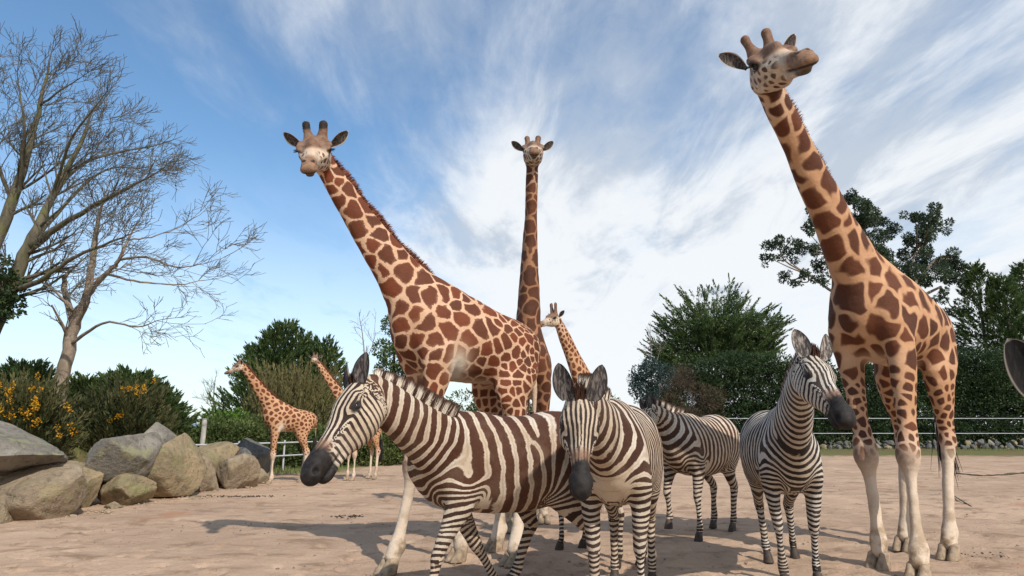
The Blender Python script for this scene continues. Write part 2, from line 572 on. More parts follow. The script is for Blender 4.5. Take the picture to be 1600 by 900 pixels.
def zebra(label, root, yaw, s=1.0, head=None, legs=None, vox=.010, dark=(.085, .032, .016), light=(.62, .55, .45),
          brown=.8, per=.125, pern=.085, perl=.045, thr=-.15, ears=None, neckmid=None, seed=1, zoff=0.0, pale_ear=False,
          forks=(), chest_white=0.0, ear_l=.19, mane_len=.085, group=None, neckw=1.0, bodyh=1.0, headlen=.58, tail=True, ngrad=None, neckh=.92, bodyw=1.0, withers=1.17, hs=1.0, muz0=.72, ear_key=None, ear_w=.056):
    fwd = Vector((math.cos(yaw), math.sin(yaw), 0)); lft = Vector((-math.sin(yaw), math.cos(yaw), 0))
    R0 = Vector((root[0], root[1], zoff))
    def L(p):
        q = Vector(p) - R0
        return np.array([q.dot(fwd), q.dot(lft), q.z])
    def LD(v):
        q = Vector(v); return np.array([q.dot(fwd), q.dot(lft), q.z])
    E = empty('zebra', R0, yaw)
    tag(E, label, 'zebra', group)
    Z = (0, 0, 1); X = (1, 0, 0)
    def sc(rows): return [tuple(v * s for v in r) for r in rows]
    ch = []
    tor = Chain('torso', sc([(.60, 0, .92, .10, .15), (.50, 0, .94, .175, .25), (.36, 0, .945, .205, .305), (.12, 0, .930, .24 * bodyw, .315 * bodyh),
                             (-.15, 0, .925, .26 * bodyw, .32 * bodyh), (-.38, 0, .97, .25, .31), (-.55, 0, 1.03, .21, .25), (-.66, 0, 1.05, .13, .17)]), Z, .09, 4)
    ch.append(tor)
    ch.append(Chain('withers', sc([(.42, 0, withers, .06, .10), (.2, 0, withers, .06, .09)]), Z, .12, 1))
    # head frame
    poll = L(head['poll']); muz = L(head['muzzle'])
    hf = Frame(poll, muz - poll, LD(head.get('up', (0, 0, 1))))
    HL = float(np.linalg.norm(muz - poll)); h = HL / .58 * hs
    base = np.array([.30, 0, .98]) * s
    ndir = poll - base
    mid1 = base + ndir * .36 + np.array([.0, 0, -.01]); mid2 = base + ndir * .72 + np.array([0, 0, .02])
    if neckmid is not None:
        mid1 = mid1 + np.array(neckmid) * .8; mid2 = mid2 + np.array(neckmid)
    nend = poll - hf.F * .0 - hf.U * .035 * h
    d0 = np.array([-.55, 0, .85]); dd = nrm(np.cross(nrm(ndir), np.cross(d0, nrm(ndir))))
    d1 = nrm(hf.U * .8 - hf.F * .6)
    nd2 = ndir
    nk = Chain('neck', [(*base, .15 * s * neckw, .30 * s * (.5 + .5 * neckh)), (*mid1, .118 * s * neckw, .225 * s * neckh), (*mid2, .088 * s * neckw, .165 * h * neckh), (*nend, .068 * h, .112 * h)],
               [d0, dd * .7 + d0 * .3, dd * .6 + d1 * .4, d1], .07, 6)
    ch.append(nk)
    def H(a, u, w, hh): p = hf.p(a * HL, 0, u * h); return (*p, w * h, hh * h)
    hd = Chain('head', [H(-.03, -.02, .062, .08), H(.12, -.022, .082, .115), (H(.28, -.035, .094, .138)), H(.42, -.038, .077, .122),
                        H(.58, -.020, .057, .088), H(.74, -.006, .049, .066), H(.88, -.002, .055, .062), H(.965, -.006, .050, .050)], hf.U, .03, 4)
    ch.append(hd)
    carve = []
    for sg in (1, -1):
        def hp(a, y, u): return hf.p(a * HL, sg * y * h, u * h)
        ch.append(Chain('brow', [(*hp(.20, .066, .045), .03 * h, .03 * h), (*hp(.33, .074, .038), .022 * h, .022 * h)], hf.U, .035, 1))
        for zz_, rr_ in ((.040, .012), (-.002, .010)):
            ch.append(Chain('eyelid', [(*hp(.255, .082, zz_ * .5 + .012), .008 * h, .008 * h), (*hp(.295, .097, zz_), rr_ * h, .010 * h), (*hp(.335, .080, zz_ * .5 + .008), .008 * h, .008 * h)], hf.U, .014, 3))
        ch.append(Chain('cheekbone', [(*hp(.33, .080, -.012), .018 * h, .022 * h), (*hp(.58, .050, -.0), .014 * h, .016 * h)], hf.U, .03, 1))
        ch.append(blob('jaw', hp(.23, .045, -.075), .045 * h, .05, hf.U, hf.F, .05 * h, .07 * h))
        ch.append(Chain('nostril', [(*hp(.87, .034, .012), .024 * h, .026 * h), (*hp(.95, .036, -.002), .022 * h, .024 * h)], hf.U, .03, 1))
        carve.append((hp(.950, .060, .006), .017 * h))
    ch.append(Chain('lower_jaw', [(*hf.p(.40 * HL, 0, -.105 * h), .042 * h, .045 * h), (*hf.p(.70 * HL, 0, -.078 * h), .032 * h, .026 * h), (*hf.p(.87 * HL, 0, -.076 * h), .040 * h, .026 * h), (*hf.p(.925 * HL, 0, -.070 * h), .034 * h, .022 * h)], hf.U, .012, 3))
    LG = legs or {}
    legch = {}
    hoofs = []
    for key in ('fl', 'fr', 'hl', 'hr'):
        sg = 1 if key[1] == 'l' else -1
        lg = LG.get(key, (0, 0, 0, 0))
        if len(lg) == 3:
            q = L(ground(lg[0], lg[1])) / s
            lg = (q[0] - (.415 if key[0] == 'f' else -.51), q[1] - sg * .14, 0, lg[2])
        dx, dy, dz, bend = lg
        if key[0] == 'f':
            rows = [(.41, .12, .98, .075, .16), (.40, .145, .82, .080, .135), (.365, .15, .70, .066, .098), (.375, .148, .57, .050, .068), (.385, .14, .44, .040, .047), (.385, .14, .395, .038, .045),
                    (.378, .14, .32, .026, .033), (.38, .14, .20, .025, .031), (.385, .14, .13, .032, .038), (.41, .14, .07, .029, .033)]
            ztop = .80
        else:
            rows = [(-.44, .10, 1.05, .12, .21), (-.42, .135, .88, .115, .20), (-.37, .155, .74, .085, .145), (-.44, .15, .61, .056, .085), (-.545, .14, .50, .040, .055), (-.575, .135, .45, .040, .054),
                    (-.560, .135, .36, .031, .040), (-.545, .135, .21, .029, .034), (-.54, .135, .13, .034, .040), (-.515, .135, .07, .030, .034)]
            ztop = .85
        out_ = []
        kz = .42 if key[0] == 'f' else .5
        for (x, y, z, w, hh) in rows:
            f = np.clip((ztop - z) / ztop, 0, 1)
            b = max(0, 1 - abs(z - kz) / .40) if z < ztop else 0
            zz = z + dz * f / max(s, .1)
            out_.append(((x + dx * f + bend * b) * s, (sg * y + dy * f) * s, zz * s, w * s, hh * s))
        c = Chain('leg_' + key, out_, X, .055 if key[0] == 'h' else .05, 3)
        legch[key] = c; ch.append(c)
        # knee / hock prominence
        q = np.array(out_[4][:3])
        if key[0] == 'h': ch.append(blob('hock', q + np.array([-.035, 0, .0]) * s, .022 * s, .03, Z, (0, 0, 1), .025 * s, .022 * s))
        p1 = np.array(out_[-1][:3]); p0 = np.array(out_[-2][:3])
        hoofs.append((p1, nrm(p1 - p0)))
    if tail:
        ch.append(Chain('tail', sc([(-.66, 0, 1.17, .035, .035), (-.74, 0, 1.08, .026, .026), (-.775, 0, .92, .019, .019), (-.775, 0, .76, .016, .016)]), X, .04, 3))
    V, Q = polygonise(ch, vox, carve)
    # ---- stripe phase
    ng = ngrad if ngrad is not None else nrm([nd2[0], nd2[2]]) * .95
    ev = {c.name: c.at_points(V) for c in [tor, nk, hd] + list(legch.values())}
    x, y, z = V[:, 0] / s, V[:, 1] / s, V[:, 2] / s
    kx, kn, kl = 1 / per, 1 / pern, 1 / perl
    wob = fnoise(V, 5, seed) * .9
    px_, pz_, RR = -.20, .60, .44
    th = np.arctan2(px_ - x, np.maximum(z - pz_, -.3))
    thc = np.clip(th, 0, 2.2)
    ph = np.where(x > px_, kx * x - .9 * kx * (z - 1.0) * .12, kx * px_ - .9 * kx * (z - 1.0) * .12 * np.clip(1 - thc, 0, 1) - kx * RR * thc * .95)
    def plane_phase(x, z):
        x = np.asarray(x, float); z = np.asarray(z, float)
        fz = np.where(z > 1.08, ng[1] * (z - 1.08), .80 * (z - 1.08))
        return kx * .42 + kn * ((x - .42) * ng[0] + fz)
    pc = plane_phase(x, z)
    wf = sst(.36, .54, x) * sst(.45, .65, z)
    ph = ph * (1 - wf) + pc * wf
    for (fx, fz, sgn) in forks:
        ph = ph + sgn * np.arctan2(z - fz, x - fx) / (2 * PI)
    D = {k: v[0] for k, v in ev.items()}
    # legs
    for key, c in legch.items():
        d, t, ls, lu = ev[c.name]
        zt = .66 if key[0] == 'h' else .80
        # arc length where the leg passes the level zt
        ii = np.argmin(np.abs(c.P[:, 2] / s - zt)); t0 = c.T[ii]
        other = np.minimum.reduce([D['torso']] + [D[k] for k in ('neck',)])
        if key[0] == 'f':
            p0 = float(plane_phase(.42, .80)) - .3
            w = sst(.90, .70, z) * sst(.10, .015, d)
        else:
            p0 = kx * (px_ - RR * 1.45)
            w = sst(.78, .58, z) * sst(.10, .015, d)
        wz = sst(.62, .50, z)
        tt = (zt - z) * (1 - wz) + (t - t0) / s * wz
        pl = p0 - kl * (.6 * tt + .55 * np.maximum(tt, 0) ** 2) + lu * .30 * (1 if key[0] == 'f' else 1.2) - .15 * np.abs(ls)
        ph = ph * (1 - w) + pl * w
    # neck
    d, t, ls, lu = ev['neck']
    nL = nk.T[-1]
    wn_ = sst(-.02, .10, (t - .30 * nL)) * sst(.06, -.02, d - D['torso'] * .0)
    wn_ = wn_ * sst(-.02, .03, D['torso'] - d + .02)
    pn = kx * .42 + kn * (t - .22 * nL) / s
    if ngrad is not None:
        pn = plane_phase(x, z)
    ph = ph * (1 - wn_) + pn * wn_
    # head
    a, sl_, ul = hf.inv(V)
    a /= HL; sl_ /= h; ul /= h
    uc = -.03
    ang = np.abs(np.arctan2(sl_, ul - uc))
    dh = ev['head'][0]
    wh = sst(-.015, .02, D['neck'] - dh) * sst(-.06, .06, a)
    n_neck = kx * .42 + kn * (nL * .78) / s if ngrad is None else float(plane_phase(*(nk.P[-1][[0, 2]] / s)))
    width = .035 + .065 * np.clip(1 - a, 0, 1)
    dors = np.abs(sl_) / width * 3.3 + 2.2 * np.clip(.28 - a, -.1, 1) ** 2 * 4
    chk = -(a * HL) / (.033 * h) - 1.2 * (ul - uc) / .1 * np.clip(1.2 - a * 1.3, 0, 1)
    wc = sst(.75, 1.25, ang)
    pm = dors * (1 - wc) + (chk + 10.0) * wc
    ph = ph * (1 - wh) + (pm + np.round(n_neck)) * wh
    amp = .28 * (1 - wh * .6)
    for key, c in legch.items(): amp = amp * (1 - .15 * sst(.03, 0, ev[c.name][0]) * (z < .6))
    ph = ph + wob * amp
    thr_ = np.full(len(V), thr) + .12 * fnoise(V, 8, seed + 3)
    thr_ = thr_ * (1 - wh) + wh * (-.12 + .30 * sst(.9, 2.0, ang) + .10 * sst(.5, 0, a))
    lw = np.zeros(len(V))
    for key, c in legch.items(): lw = np.maximum(lw, sst(.03, 0, ev[c.name][0]) * sst(.85, .6, z))
    thr_ = thr_ * (1 - lw) + lw * (-.05 - .5 * sst(.25, .05, z))
    neckw_ = sst(.02, 0, D['neck']) * (1 - wh)
    thr_ = thr_ * (1 - neckw_) + (thr + .12) * neckw_
    # pale belly line and armpit, pale chest
    belly = sst(.72, .60, z) * sst(.12, .02, np.abs(y)) * (np.abs(x) < .5) * (1 - lw)
    pit = np.exp(-(((x - .22) / .09) ** 2 + ((z - .66) / .10) ** 2)) * (np.abs(y) > .1) * (1 - lw)
    thr_ = thr_ + belly * .7 + pit * 1.6
    if chest_white:
        cw = np.exp(-(((z - .73) / .085) ** 2 + (y / .14) ** 2)) * sst(.45, .58, x) * (1 - lw)
        thr_ = thr_ + chest_white * cw * 3.2
    muzm = sst(muz0, muz0 + .08, a + .035 * fnoise(V, 26, seed + 9) + .05 * sst(.06, -.0, ul) * 0 + .06 * (ul - 0.0) * 2) * wh
    edge = sst(muz0 - .12, muz0, a) * (1 - sst(muz0 + .02, muz0 + .10, a)) * wh * sst(1.3, .8, ang) * .8
    # eye surround, nostril, mouth line
    for sg in (1, -1):
        e = ((a * .58 - .30 * .58) / .036) ** 2 + ((sl_ - sg * .092) / .035) ** 2 + ((ul - .022) / .022) ** 2
        muzm = np.maximum(muzm, sst(1.7, .8, e) * wh)
    hole = np.zeros(len(V))
    for sg in (1, -1):
        nn = hf.p(.950 * HL, sg * .060 * h, .006 * h)
        hole = np.maximum(hole, sst(.024 * h, .014 * h, np.sqrt(((V - nn) ** 2).sum(1))))
    lip = sst(.010, .003, np.abs(ul + .052 + .02 * (a - .9))) * sst(.66, .72, a) * wh
    hole = np.maximum(hole, lip * .8)
    brown_ = np.full(len(V), brown)
    brown_ = brown_ * (1 - .65 * lw) * (1 - wh * .75)
    dirt = sst(.95, .55, z) * .5 * (.5 + .5 * fnoise(V, 6, 5)) + .25 * sst(.3, .8, fnoise(V, 3, 8) + .3)
    c2, s2 = np.cos(2 * PI * ph), np.sin(2 * PI * ph)
    V = relief(V, Q, .006 * s, 9, seed + 40)
    coat = zebra_coat('coat_' + str(seed), dark, light)
    mesh_obj('body', V, Q, coat, E, attrs=dict(sc=c2, ss=s2, thr=thr_, muz=np.clip(muzm, 0, 1), edge=edge, hole=np.clip(hole, 0, 1), brown=brown_, dirt=np.clip(dirt, 0, 1)))
    # ---- eyes with lids
    for sg in (1, -1):
        c_ = hf.p(.295 * HL, sg * .0835 * h, .020 * h)
        v_, f_ = sphere((0, 0, 0), .0235 * h)
        Rm = np.stack([hf.F, hf.S, hf.U], 1)
        mesh_obj('eye', v_ @ Rm.T + c_, f_, MAT['eye'], E)
    # ---- ears
    ez = ears or {}
    for sg, nm in ((1, 'l'), (-1, 'r')):
        b_ = hf.p(.045 * HL, sg * .058 * h, .055 * h)
        if nm in ez: ez = dict(ez); ez[nm] = (LD(ez[nm][0]), LD(ez[nm][1])) if not isinstance(ez[nm][0], np.ndarray) else ez[nm]
        dr, op = ez.get(nm, (-hf.F * .78 + hf.U * .55 + hf.S * sg * .30, hf.F * .35 + hf.U * .8 + hf.S * sg * .35))
        v_, f_, at_ = ear_mesh(b_, dr, op, ear_l * h, ear_w * h, .36)
        mesh_obj('ear', v_, f_, MAT[ear_key or ('zear_pale' if pale_ear else 'zear')], E, attrs=at_)
    # ---- hooves
    for (p1, dr) in hoofs:
        d_ = nrm(dr * .8 + np.array([.18, 0, -.45])) if dr[2] < -.5 else dr
        bot = p1[2] - .07 * s if dr[2] < -.5 else None
        n_ = 16; V_ = []
        side = np.array([0, 1.0, 0]); frw = nrm(np.cross(side, d_)); frw = frw if frw[0] > 0 or dr[2] > -.5 else -frw
        prof = [(-.015, .030), (.0, .036), (.03, .043), (.062, .049), (.074, .049), (.076, .001)]
        for (k_, r_) in prof:
            for i in range(n_):
                an = 2 * PI * i / n_
                c_ = p1 + d_ * k_ * s
                q = c_ + (side * math.cos(an) * r_ * .88 + frw * (math.sin(an) * r_ * 1.12)) * s
                if dr[2] < -.5 and k_ > .05: q[2] = max(p1[2] - .07 * s + (0.0 if k_ > .07 else .012 * s), -zoff)
                V_.append(q)
        mesh_obj('hoof', np.array(V_), grid_faces(n_, len(prof), True), MAT['hoof'], E)
    # ---- mane: upright brush along the crest, striped like the neck
    mb, md, ml, mph = [], [], [], []
    r = np.random.default_rng(seed)
    m_ = 1500
    T = np.linspace(.30, 1.0, m_)
    Pn = np.array([[np.interp(t_ * nk.T[-1], nk.T, nk.P[:, k]) for k in range(3)] for t_ in T])
    Hn = np.interp(T * nk.T[-1], nk.T, nk.H)
    Tn = np.gradient(Pn, axis=0); Tn /= np.linalg.norm(Tn, axis=1)[:, None]
    Rn = np.array([[np.interp(t_ * nk.T[-1], nk.T, nk.R[:, k]) for k in range(3)] for t_ in T])
    Rn = Rn - Tn * (Rn * Tn).sum(1)[:, None]; Rn /= np.linalg.norm(Rn, axis=1)[:, None]
    Sn = np.cross(Tn, Rn)
    rep_n = 3
    for k in range(rep_n):
        off = r.uniform(-.022, .022, (m_, 1)) * s
        b_ = Pn + Rn * (Hn[:, None] * .93) + Sn * off + Tn * r.uniform(-.01, .01, (m_, 1))
        dr = Rn + Sn * off * 6 + Tn * r.normal(.08, .10, (m_, 1)) + r.normal(0, .05, (m_, 3))
        ln = mane_len * s * (.55 + .45 * np.sin(PI * np.clip(T, 0, 1) ** .8 * .95)) * r.uniform(.85, 1.1, m_) + Hn * .07
        mb.append(b_); md.append(dr / np.linalg.norm(dr, axis=1)[:, None]); ml.append(ln)
        mph.append(np.cos(2 * PI * (kx * .42 + kn * (T * nL - .22 * nL) / s)))
    # forelock
    kf = 160
    b_ = np.array([hf.p(r.uniform(-.02, .09) * HL, r.uniform(-.025, .025) * h, .075 * h) for _ in range(kf)])
    dr = np.array([nrm(hf.U * .6 - hf.F * r.uniform(.5, .9) + hf.S * r.uniform(-.18, .18)) for _ in range(kf)])
    mb.append(b_); md.append(dr); ml.append(np.full(kf, .065 * h)); mph.append(np.full(kf, 1.0))
    mb, md, ml, mph = np.concatenate(mb), np.concatenate(md), np.concatenate(ml), np.concatenate(mph)
    v_, f_, rep = hair(mb, md, ml, .0085 * s, 2, seed=seed)
    mesh_obj('mane', v_, f_, mane_mat('mane_%d' % seed, tuple(np.array(dark) * .7 + .006), light), E,
             attrs=dict(sc=np.repeat(mph, rep), tip=np.tile(np.repeat(np.linspace(0, 1, 3), 2), len(mb))))
    if tail:
        kf = 260
        b_ = np.array([-.775, 0, .78]) * s + np.clip(r.normal(0, .012, (kf, 3)), -.025, .025) - np.array([0, 0, 1]) * r.uniform(-.06, .06, (kf, 1))
        dr = np.tile([[0, 0, -1.0]], (kf, 1)) + r.normal(0, .09, (kf, 3))
        v_, f_, rep = hair(b_, dr, np.full(kf, .17 * s), .011, 3, seed=seed)
        mesh_obj('tail_tuft', v_, f_, MAT['tuft'], E)
    return E
def giraffe_coat(name, base, patch, patch2, jag=1.2, soft=.18, pale=(.66, .56, .44)):
    t = NT(name, .72, .22)
    v = t.attr('patch')
    nz = t.math('SUBTRACT', t.noise(13, 6, .68), .5)
    v = t.math('ADD', v, t.math('MULTIPLY', nz, jag))
    v = t.math('ADD', v, t.math('MULTIPLY', t.math('SUBTRACT', t.noise(48, 4, .7), .5), jag * .30))
    f = t.rng(v, -soft, soft * 1.3)
    fine = t.noise(200, 3, .65, stretch=(1, 1, .4))
    b = t.mix(t.rng(t.noise(4, 4), .3, .7), base, (base[0] * .82, base[1] * .76, base[2] * .68))
    p = t.mix(t.attr('tone'), patch, patch2)
    p = t.mix(t.rng(v, .1, 1.2), t.mix(.18, p, b), p)
    p = t.mix(t.math('MULTIPLY', t.rng(fine, .3, .7), .15), p, (.20, .075, .035))
    p = t.mix(t.math('MULTIPLY', t.rng(t.noise(9, 6, .7), .42, .66), .55), p, t.mix(.5, p, (.05, .016, .008)))
    b = t.mix(t.attr('white'), b, pale)
    f2 = t.math('MULTIPLY', f, t.math('SUBTRACT', 1.0, t.attr('nopatch'), clamp=True))
    c = t.mix(f2, b, p)
    c = t.mix(t.attr('brown'), c, t.mix(t.rng(t.noise(24, 5, .65), .35, .62), (.20, .082, .038), (.095, .042, .024)))
    c = t.mix(t.math('MULTIPLY', t.attr('head'), t.rng(t.noise(18, 5, .65), .36, .66)), c, t.mix(.5, c, (.26, .20, .155)))
    c = t.mix(t.attr('snout'), c, t.mix(t.rng(t.noise(30, 4), .3, .7), (.27, .135, .07), (.13, .068, .04)))
    c = t.mix(t.math('MULTIPLY', t.attr('grime'), t.rng(t.noise(7, 5, .6), .42, .62)), c, (.27, .18, .10))
    c = t.mix(t.attr('dark'), c, (.022, .016, .014))
    c = t.mix(t.math('MULTIPLY', t.rng(fine, .35, .75), .22), c, (.12, .07, .04))
    bb = t.bump(fine, .35, .004)
    bb = t.bump(t.noise(10, 4, .6), .35, .03, bb)
    return t.done(c, bb)

def on_sphere_(r):
    d = r.normal(size=3); return d / np.linalg.norm(d)

def giraffe(label, root, yaw, s=1.0, head=None, legs=None, vox=.013, psize=.17, gap=.014, base=(.54, .31, .175), patch=(.165, .046, .015), patch2=(.085, .024, .010),
            neckmid=(0, 0, 0), seed=1, group=None, horn=.15, dorsal=None, zoff=0.0, tip=0.0, ears=None, headlen=.68, legpatch=.45, jag=1.2, soft=.18, rump=.75, pitw=1.0, neckw=1.0, tailx=(0, 0)):
    fwd = Vector((math.cos(yaw), math.sin(yaw), 0)); lft = Vector((-math.sin(yaw), math.cos(yaw), 0))
    R0 = Vector((root[0], root[1], zoff))
    def L(p):
        q = Vector(p) - R0
        return np.array([q.dot(fwd), q.dot(lft), q.z])
    def LD(v):
        q = Vector(v); return np.array([q.dot(fwd), q.dot(lft), q.z])
    E = empty('giraffe', R0, yaw)
    tag(E, label, 'giraffe', group)
    Z = (0, 0, 1); X = (1, 0, 0)
    def sc(rows): return [tuple(v * s for v in r) for r in rows]
    ch = []
    tor = Chain('torso', sc([(.62, 0, 1.98, .16, .24), (.52, 0, 2.04, .23, .36), (.36, 0, 2.07, .275, .455), (.10, 0, 2.03, .325, .43),
                             (-.20, 0, 1.97, .335, .375), (-.45, 0, 1.96, .30, .335), (-.64, 0, 1.97, .24, .27), (-.76, 0, 1.95, .14, .17)]), Z, .12, 4)
    ch.append(tor)
    ch.append(Chain('withers', sc([(.50, 0, 2.36, .07, .13), (.22, 0, 2.29, .07, .12)]), Z, .16, 1))
    poll = L(head['poll'])
    hf = Frame(poll, LD(head['F']), LD(head.get('up', (0, 0, 1))))
    HL = headlen * s; h = HL / .60
    base_ = np.array([.38, 0, 2.18]) * s
    nd = poll - base_
    nm = np.array(neckmid, float)
    d0 = np.array([-.6, 0, .8])
    tdir = nrm(nd); dd = d0 - tdir * np.dot(d0, tdir); dd = nrm(dd); dn = dd if dorsal is None else nrm(LD(dorsal))
    nend = hf.p(-.0 * h, 0, -.05 * h)
    d1 = hf.U * .3 - hf.F * .95
    fr = [0, .17, .36, .6, .82]
    Wn = np.array([.19, .165, .128, .098, .083]) * neckw; Hn_ = np.array([.35, .285, .215, .158, .118]) * neckw
    rows, refs = [], []
    for f_, w_, h_ in zip(fr, Wn, Hn_):
        p = base_ + (nend - base_) * f_ + nm * math.sin(PI * f_)
        rows.append((*p, w_ * s, h_ * s)); refs.append(dd * (1 - f_) + dn * f_)
    rows.append((*nend, .070 * h, .092 * h)); refs.append(nrm(dn * .5 + d1 * .5))
    nk = Chain('neck', rows, refs, .12, 5)
    ch.append(nk)
    def Hh(a, u, w, hh): p = hf.p(a * HL, 0, u * h); return (*p, w * h, hh * h)
    hd = Chain('head', [Hh(-.05, -.03, .065, .07), Hh(.10, -.02, .095, .105), Hh(.27, -.025, .112, .118), Hh(.42, -.03, .088, .100),
                        Hh(.60, -.020, .053, .064), Hh(.76, -.018, .047, .050), Hh(.90, -.022, .053, .046), Hh(.975, -.028, .042, .034)], hf.U, .04, 4)
    ch.append(hd)
    carve = []
    for sg in (1, -1):
        def hp(a, y, u): return hf.p(a * HL, sg * y * h, u * h)
        ch.append(Chain('brow', [(*hp(.20, .098, .052), .036 * h, .032 * h), (*hp(.35, .108, .040), .022 * h, .020 * h)], hf.U, .035, 1))
        ch.append(Chain('cheekbone', [(*hp(.36, .095, -.012), .02 * h, .02 * h), (*hp(.58, .055, -.012), .015 * h, .015 * h)], hf.U, .03, 1))
        ch.append(blob('jaw', hp(.16, .05, -.085), .045 * h, .06, hf.U, hf.F, .05 * h, .06 * h))
        ch.append(blob('lip', hp(.93, .028, -.040), .032 * h, .03, hf.U, hf.F, .02 * h, .026 * h))
        ch.append(Chain('nostril', [(*hp(.84, .036, .018), .018 * h, .016 * h), (*hp(.92, .034, .008), .016 * h, .015 * h)], hf.U, .02, 1))
        carve.append((hp(.905, .036, .022), .015 * h))
        # ossicone
        q0, q1, q2 = hp(.10, .045, .06), hp(.045, .058, .06 + horn * .6), hp(.0, .064, .06 + horn)
        ch.append(Chain('horn', [(*q0, .050 * h, .054 * h), (*q1, .033 * h, .036 * h), (*q2, .036 * h, .036 * h)], hf.F, .045, 4))
    ch.append(Chain('lower_jaw', [(*hf.p(.25 * HL, 0, -.105 * h), .062 * h, .05 * h), (*hf.p(.55 * HL, 0, -.084 * h), .036 * h, .032 * h), (*hf.p(.80 * HL, 0, -.082 * h), .032 * h, .024 * h), (*hf.p(.895 * HL, 0, -.080 * h), .036 * h, .024 * h)], hf.U, .014, 3))
    ch.append(blob('bump', hf.p(.33 * HL, 0, .085 * h), .03 * h, .06, hf.U, hf.F, .045 * h, .03 * h))
    LG = legs or {}
    legch, hoofs = {}, []
    for key in ('fl', 'fr', 'hl', 'hr'):
        sg = 1 if key[1] == 'l' else -1
        lg = LG.get(key, (0, 0, 0, 0))
        if len(lg) == 3:
            q = L(ground(lg[0], lg[1])) / s
            lg = (q[0] - (.47 if key[0] == 'f' else -.50), q[1] - sg * .175, 0, lg[2])
        dx, dy, dz, bend = lg
        if key[0] == 'f':
            rows = [(.42, .15, 2.15, .11, .24), (.44, .20, 1.90, .115, .20), (.41, .205, 1.65, .10, .145), (.415, .20, 1.42, .08, .105), (.42, .19, 1.10, .064, .078), (.425, .18, .90, .084, .094), (.430, .18, .82, .080, .092),
                    (.42, .178, .68, .040, .048), (.42, .175, .45, .036, .044), (.42, .175, .31, .042, .050), (.425, .175, .21, .066, .072), (.445, .175, .12, .062, .070)]
            ztop, kz = 1.8, .9
        else:
            rows = [(-.50, .13, 2.0, .15, .28), (-.48, .17, 1.78, .15, .265), (-.42, .20, 1.55, .12, .20), (-.48, .20, 1.32, .085, .125), (-.56, .185, 1.10, .060, .080), (-.60, .18, .97, .066, .092), (-.605, .18, .90, .062, .082),
                    (-.585, .178, .74, .045, .052), (-.565, .175, .45, .041, .047), (-.56, .175, .30, .046, .052), (-.555, .175, .21, .058, .064), (-.53, .175, .12, .058, .066)]
            ztop, kz = 1.8, 1.0
        o_ = []
        for (x, y, z, w, hh) in rows:
            f_ = np.clip((ztop - z) / ztop, 0, 1)
            b = max(0, 1 - abs(z - kz) / .7)
            o_.append(((x + dx * f_ + bend * b) * s, (sg * y + dy * f_) * s, (z + dz * f_) * s, w * s, hh * s))
        c = Chain('leg_' + key, o_, X, .08, 3)
        legch[key] = c; ch.append(c)
        if key[0] == 'f': ch.append(blob('knee', np.array(o_[5][:3]) + np.array([.035, 0, -.02]) * s, .045 * s, .05, Z, (0, 0, 1), .03 * s, .045 * s))
        else: ch.append(blob('hock', np.array(o_[5][:3]) + np.array([-.055, 0, .03]) * s, .028 * s, .05, Z, (0, 0, 1), .035 * s, .028 * s))
        for ss_ in (1, -1):
            ch.append(blob('dewclaw', np.array(o_[-2][:3]) + np.array([-.05, ss_ * .025, -.01]) * s, .018 * s, .03, Z, (0, 0, 1), .015 * s))
        hoofs.append(np.array(o_[-1][:3]))
    tl = sc([(-.74, 0, 2.08, .05, .05), (-.84, 0, 1.95, .034, .034), (-.87 + tailx[0] * .5, tailx[1] * .5, 1.6, .024, .024), (-.86 + tailx[0], tailx[1], 1.25, .018, .018)])
    ch.append(Chain('tail', tl, X, .06, 4))
    V, Q = polygonise(ch, vox, carve)
    ev = {c.name: c.at_points(V) for c in [tor, nk, hd] + list(legch.values())}
    x, y, z = V.T / s
    r = np.random.default_rng(seed)
    N_ = len(V)
    lw = np.zeros(N_); tleg = np.full(N_, 9.)
    for c in legch.values():
        d = ev[c.name][0]
        lw = np.maximum(lw, sst(.05, 0, d) * sst(1.75, 1.5, z))
    nl = nk.T[-1]
    wneck = sst(.05, 0, ev['neck'][0]) * sst(.15, .4, ev['neck'][1] / nl)
    a, sl_, ul = hf.inv(V); a = a / HL; sl_ = sl_ / h; ul = ul / h
    dh = np.minimum(ev['head'][0], 9)
    wh = (sst(-.01, .03, ev['neck'][0] - dh)) * sst(.16 * s + horn * s, .10 * s + horn * s, dh)
    hornm = sst(.105, .135, ul) * (np.abs(a) < .35)
    wh = np.maximum(wh, hornm * (dh < .3 * s))
    # patches: seeds whose spacing follows the part of the body
    size = psize * s * (1 - (1 - legpatch) * lw * sst(1.85, 1.3, z)) * (1 - (1 - rump) * sst(.1, -.6, x) * (1 - lw) * (1 - wneck)) * (1 - .22 * sst(1.95, 1.65, z) * (1 - lw)) * (1 - .35 * sst(.5, 1, ev['neck'][1] / nl) * wneck)
    size = np.where(wh > .5, .050 * h, size)
    perm = r.permutation(N_)[:9000]
    acc = np.zeros((0, 3)); accr = np.zeros(0)
    for i in perm:
        p = V[i]
        if len(acc):
            dd_ = np.sqrt(((acc - p) ** 2).sum(1))
            if (dd_ < .5 * (accr + size[i]) * .86).any(): continue
        acc = np.vstack([acc, p]); accr = np.append(accr, size[i] * r.uniform(.78, 1.25))
    ns = len(acc)
    W_ = V + np.stack([fnoise(V, 14, seed + k, 2) for k in range(3)], 1) * .18 * size[:, None]
    f1 = np.empty(N_); f2 = np.empty(N_); i1 = np.empty(N_, int)
